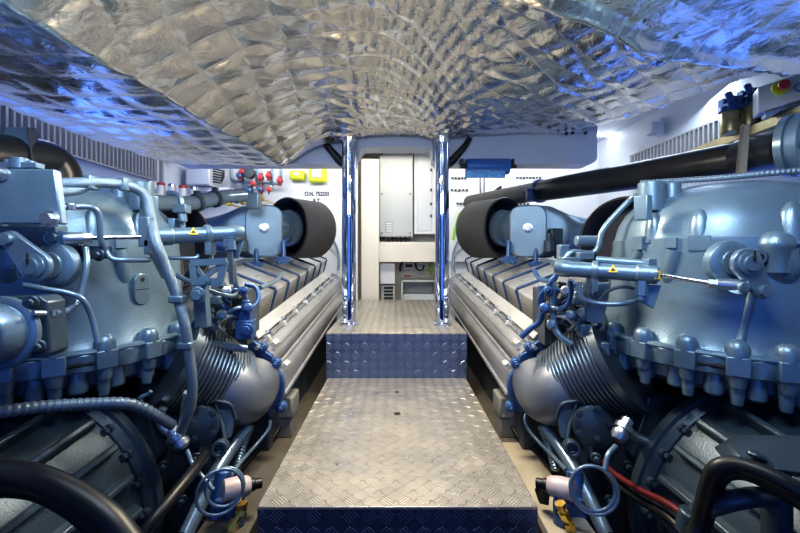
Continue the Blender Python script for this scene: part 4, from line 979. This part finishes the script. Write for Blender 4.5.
# grey-blue electrical box with looped leads
t = thing('electrical_box', 'pale blue-lit rectangular electrical box with looped leads on its side', 'box', P(197, 186, 4.0))
c, sz = pbox((185.5, 164), (209.5, 185), 4.02, .3); MB().box(c, sz).build('body', 'lgrey', t, bevel=.006)
c, sz = pbox((186.5, 165), (208.5, 184), 4.01, .02); MB().box(c, sz).build('door', 'hull', t, bevel=.004)
for i in range(6):
    y = 169.5+i*2.4
    MB().tube([P(209, y, 4.1), P(215, y-.6+i*.2, 4.1), P(221, y+1, 4.12), P(224, 171+i*1.0, 4.2)], .008, 8).build('lead', 'ink', t)
m = MB().box(P(206, 190, 4.15), (.5, .1, .04)); tag(m.build('equipment_shelf', 'white'), 'white bracket shelf just beneath the pale electrical box', 'shelf')
# black gland block on the hull side
t = thing('cable_gland_block', 'black cluster of cable glands on the hull side above the pale electrical box', 'fitting', P(173, 162, 3.85))
m = MB(); m.box(P(173, 155, 3.83), (.13, .12, .05))
for i in range(4): m.cyl(P(168+i*3.4, 154, 3.8), P(168+i*3.4, 161+(i % 2), 3.8), .015, n=10)
m.build('glands', 'black', t, bevel=.003)
# cable looms either side of the recess
for s, l in ((-1, 'bundle of grey cables curving down beside the number plate'), (1, 'bundle of grey cables curving down beside the white breaker panel')):
    t = thing('cable_loom', l, 'cables', (s*.62, 4.2, CZ-.4), 'cable looms at the engine ends')
    for i in range(10):
        a0 = random.uniform(0, 14)
        pts = [P(471-a0*.2, 228+a0*1.2, 4.22), P(462-a0*.5, 236+a0*1.4, 4.2), P(455-a0*.2, 248+a0*1.6, 4.18), P(453+a0*.1, 262+a0*1.8, 4.15), P(455+a0*.25, 282+a0, 4.14)]
        MB(s).tube(pts, random.uniform(.012, .02), 8).build('cable', ('tubem', 'greyb', 'lgrey', 'greyb', 'louver')[i % 5], t)
    if s > 0: MB(s).tube([P(462, 212, 4.24), P(459, 216, 4.22), P(456, 226, 4.2), P(453, 240, 4.18)], .016, 8).build('earth_cable', 'green', t)
# black straps under the beam
for px, l in ((337, 'black curved strap under the deck beam by the number plate side post'), (452, 'black curved strap under the deck beam beside the blue roller lamp')):
    sg = -1 if px < 396 else 1
    m = MB(); q = [P(396+sg*(w_), y_, 2.9) for w_, y_ in ((74, 138), (69, 146), (62, 154), (56, 161), (51, 164))]
    m.tube(q, (.02, .035), 12); tag(m.build('black_strap', 'black'), l, 'strap')
# blue roller lamp with label
t = thing('roller_lamp', 'blue cylinder unit with a speckled blue strip hung under the deck beam', 'lamp', P(487, 178, 2.85))
m = MB(); a_, b_ = P(466, 166.5, 2.86), P(509, 166.5, 2.86); m.lathe([(0, .0), (0, .052), (.005, .056), ((b_-a_).length-.005, .056), ((b_-a_).length, .05), ((b_-a_).length, 0)], a_, b_-a_, 32); m.build('cylinder', 'bluelamp', t)
c, sz = pbox((465.5, 170), (505.5, 177.5), 2.82, .02); MB().box(c, sz).build('label_strip', 'bluelabel', t, bevel=.002)
m = MB(); m.cyl(b_, b_+Vector((.05, 0, 0)), .014).cyl(a_, a_-Vector((.04, 0, 0)), .016).box(P(462, 163, 2.88), (.03, .05, .05)).box(P(512, 163, 2.88), (.02, .05, .05)); m.build('end_pins', 'black', t)
# fixtures at the beam front edge: screws
for i, (px, py) in enumerate(((563, 128), (573, 125), (583, 125), (572, 133), (566, 133.5), (585, 133))):
    q = P(px, py, 2.80); tag(MB().lathe([(0, .012), (.012, .012), (.014, .007), (.03, .006)], q, (0, -1, -.2), 10).build('fixing_stud', 'black'), 'small dark stud poking through the edge of the foil blanket', 'stud', 'studs at the foil edge')
# ceiling tube lights
for px, py, Y, l in ((606, 134, 4.05, 'glowing tube light beyond the end of the deck beam'),):
    t = thing('tube_light', l, 'light', P(px, py, Y))
    MB().cyl(P(px-16, py, Y), P(px+14, py, Y), .025, n=14).build('tube', 'tube_light', t)
    MB().box(P(px-1, py-3.4, Y+.02), (.36, .08, .03)).build('fitting', 'white', t, bevel=.004)
# wall lamp on starboard hull
t = thing('wall_sensor', 'small pale bracket lamp high on the white hull side', 'lamp', P(656, 130, 3.25))
m = MB(); m.box(P(654, 129, 3.30), (.10, .10, .10)); m.build('body', 'lgrey', t, bevel=.012)
MB().box(P(660, 127, 3.27), (.03, .06, .14)).build('bracket', 'hull', t, bevel=.004)
# fuel filters
for x0, x1, y0, y1, l in ((721.5, 739, 112, 133, 'golden fuel filter can farther along the hull ledge'), (740.5, 757.5, 104, 127, 'golden fuel filter can next to the emergency stop box')):
    Y = 2.42; t = thing('fuel_filter', l, 'filter', P((x0+x1)/2, y1, Y), 'fuel filters on the hull ledge'); r_ = (x1-x0)/2/F*Y
    b0, b1 = P((x0+x1)/2, y1+2, Y), P((x0+x1)/2, y0, Y); L_ = (b1-b0).length
    MB().lathe([(0, r_*.7), (.01, r_*.95), (.02, r_), (L_-.01, r_), (L_, r_*.9)], b0, (0, 0, 1), 24).build('can', 'bronze', t)
    m = MB(); m.cyl(b1, b1+Vector((0, 0, .03)), r_*1.1, n=24).box(b1+Vector((0, 0, .055)), (r_*1.6, r_*1.6, .06)).cyl(b1+Vector((-.07, -.03, .05)), b1+Vector((.06, -.03, .07)), .014).cyl(b1+Vector((-.04, -.06, .03)), b1+Vector((-.04, -.03, .1)), .02)
    for k_ in range(5): m.ball(b1+Vector((-.05+k_*.025, -.055, .02+.012*(k_ % 3))), .014, n=8)
    lab(m.build('filter_head', 'bluep', t, bevel=.004), 'blue filter head')
# emergency stop box
t = thing('emergency_stop_box', 'white control box with a red mushroom button on a yellow disc', 'control box', P(785, 112, 2.1))
m = MB(); m.prism([P(758, 87, 2.15), P(812, 69, 1.98), P(812, 96, 1.98), P(758, 113, 2.15)], (.06, .10, 0)); m.build('box', 'lgrey', t, bevel=.004)
nv = Vector((-.45, -1, 0)).normalized(); q = P(780, 88, 2.06)
MB().lathe([(0, .036), (.008, .036), (.012, .032), (.012, 0)], q, nv, 28).build('yellow_disc', 'yellow', t)
MB().lathe([(0, .016), (.03, .016), (.03, .024), (.042, .024), (.048, .016), (.05, 0)], q+nv*.01, nv, 24).build('button', 'red', t)
MB().torus(P(800, 87, 2.0), nv, .02, .004).build('socket_ring', 'tubem', t)
m = MB()
for i in range(6): m.cyl(P(764+i*5, 118-i*1.8, 2.15), P(768+i*5, 114-i*1.8, 2.10), .012, n=8)
tag(m.build('pipe_union_row', 'steel'), 'small steel unions under the emergency stop box', 'fittings')

# ================================================================== LIGHT
w = bpy.data.worlds.new('engine_room_air'); scn.world = w; w.use_nodes = True
w.node_tree.nodes['Background'].inputs['Color'].default_value = (.02, .08, .40, 1); w.node_tree.nodes['Background'].inputs['Strength'].default_value = .25
def area(name, loc, target, size, power, col, sy=None):
    l = bpy.data.lights.new(name, 'AREA'); l.energy = power; l.color = col; l.size = size
    if sy: l.shape = 'RECTANGLE'; l.size_y = sy
    o = bpy.data.objects.new(name, l); COL.objects.link(o); o.location = loc
    o.rotation_euler = (Vector(target)-Vector(loc)).to_track_quat('-Z', 'Y').to_euler(); return o
WARM, COOL, BLUE = (1, .86, .66), (.72, .86, 1), (.10, .28, 1)
area('recess_light', (0, 3.6, 2.60), (0, 4.7, 1.4), .9, 11, (1, .93, .80), .3)
area('bulkhead_light_port', (-1.2, 3.5, 2.60), (-1.1, 4.3, 1.7), 1.0, 8, (.95, .97, 1), .25)
area('bulkhead_light_starboard', (1.4, 3.5, 2.60), (1.1, 4.3, 1.7), 1.0, 10, (.95, .97, 1), .25)
area('side_light_port', (-1.9, 2.6, 2.6), (-1.9, 2.4, 1.5), 1.6, 5, COOL, .2)
area('side_light_starboard', (1.95, 2.9, 2.6), (1.7, 2.6, 1.5), 1.4, 9, COOL, .2)
area('aisle_light', (0, 1.9, 2.2), (0, 1.6, 0), .6, 37, WARM, .25)
area('engine_fill_port', (-.55, .85, 2.1), (-1.25, 1.7, 1.6), .5, 10, (.74, .87, 1), .25)  # added fill to brighten the port engine front, no fixture here
area('engine_fill_starboard', (.55, .85, 2.1), (1.25, 1.7, 1.6), .5, 10, (.74, .87, 1), .25)  # added fill to brighten the starboard engine front, likewise no fixture
area('blue_light_port', (-1.95, 2.3, 1.25), (-1.6, 2.2, 2.2), 2.8, 15, (.09, .24, 1), .7)
area('blue_light_starboard', (1.95, 2.3, 1.25), (1.6, 2.1, 2.2), 2.8, 12, (.09, .24, 1), .7)
area('blue_light_fore', (0, -1.2, 1.5), (0, 2, 1.3), 2.6, 11, (.14, .34, 1), 1.6)

# ================================================================== CAMERA
cam = bpy.data.cameras.new('camera'); co = bpy.data.objects.new('camera', cam); COL.objects.link(co); scn.camera = co
cam.sensor_width = 36; cam.lens = 36*F/800; cam.clip_start = .05
co.location = (0, 0, CZ); co.rotation_euler = (math.pi/2, 0, 0)
cam.shift_x = (400-CX)/800; cam.shift_y = -(266.5-CY)/800
scn.view_settings.view_transform = 'Standard'; scn.view_settings.exposure = .15; scn.view_settings.look = 'Medium High Contrast'
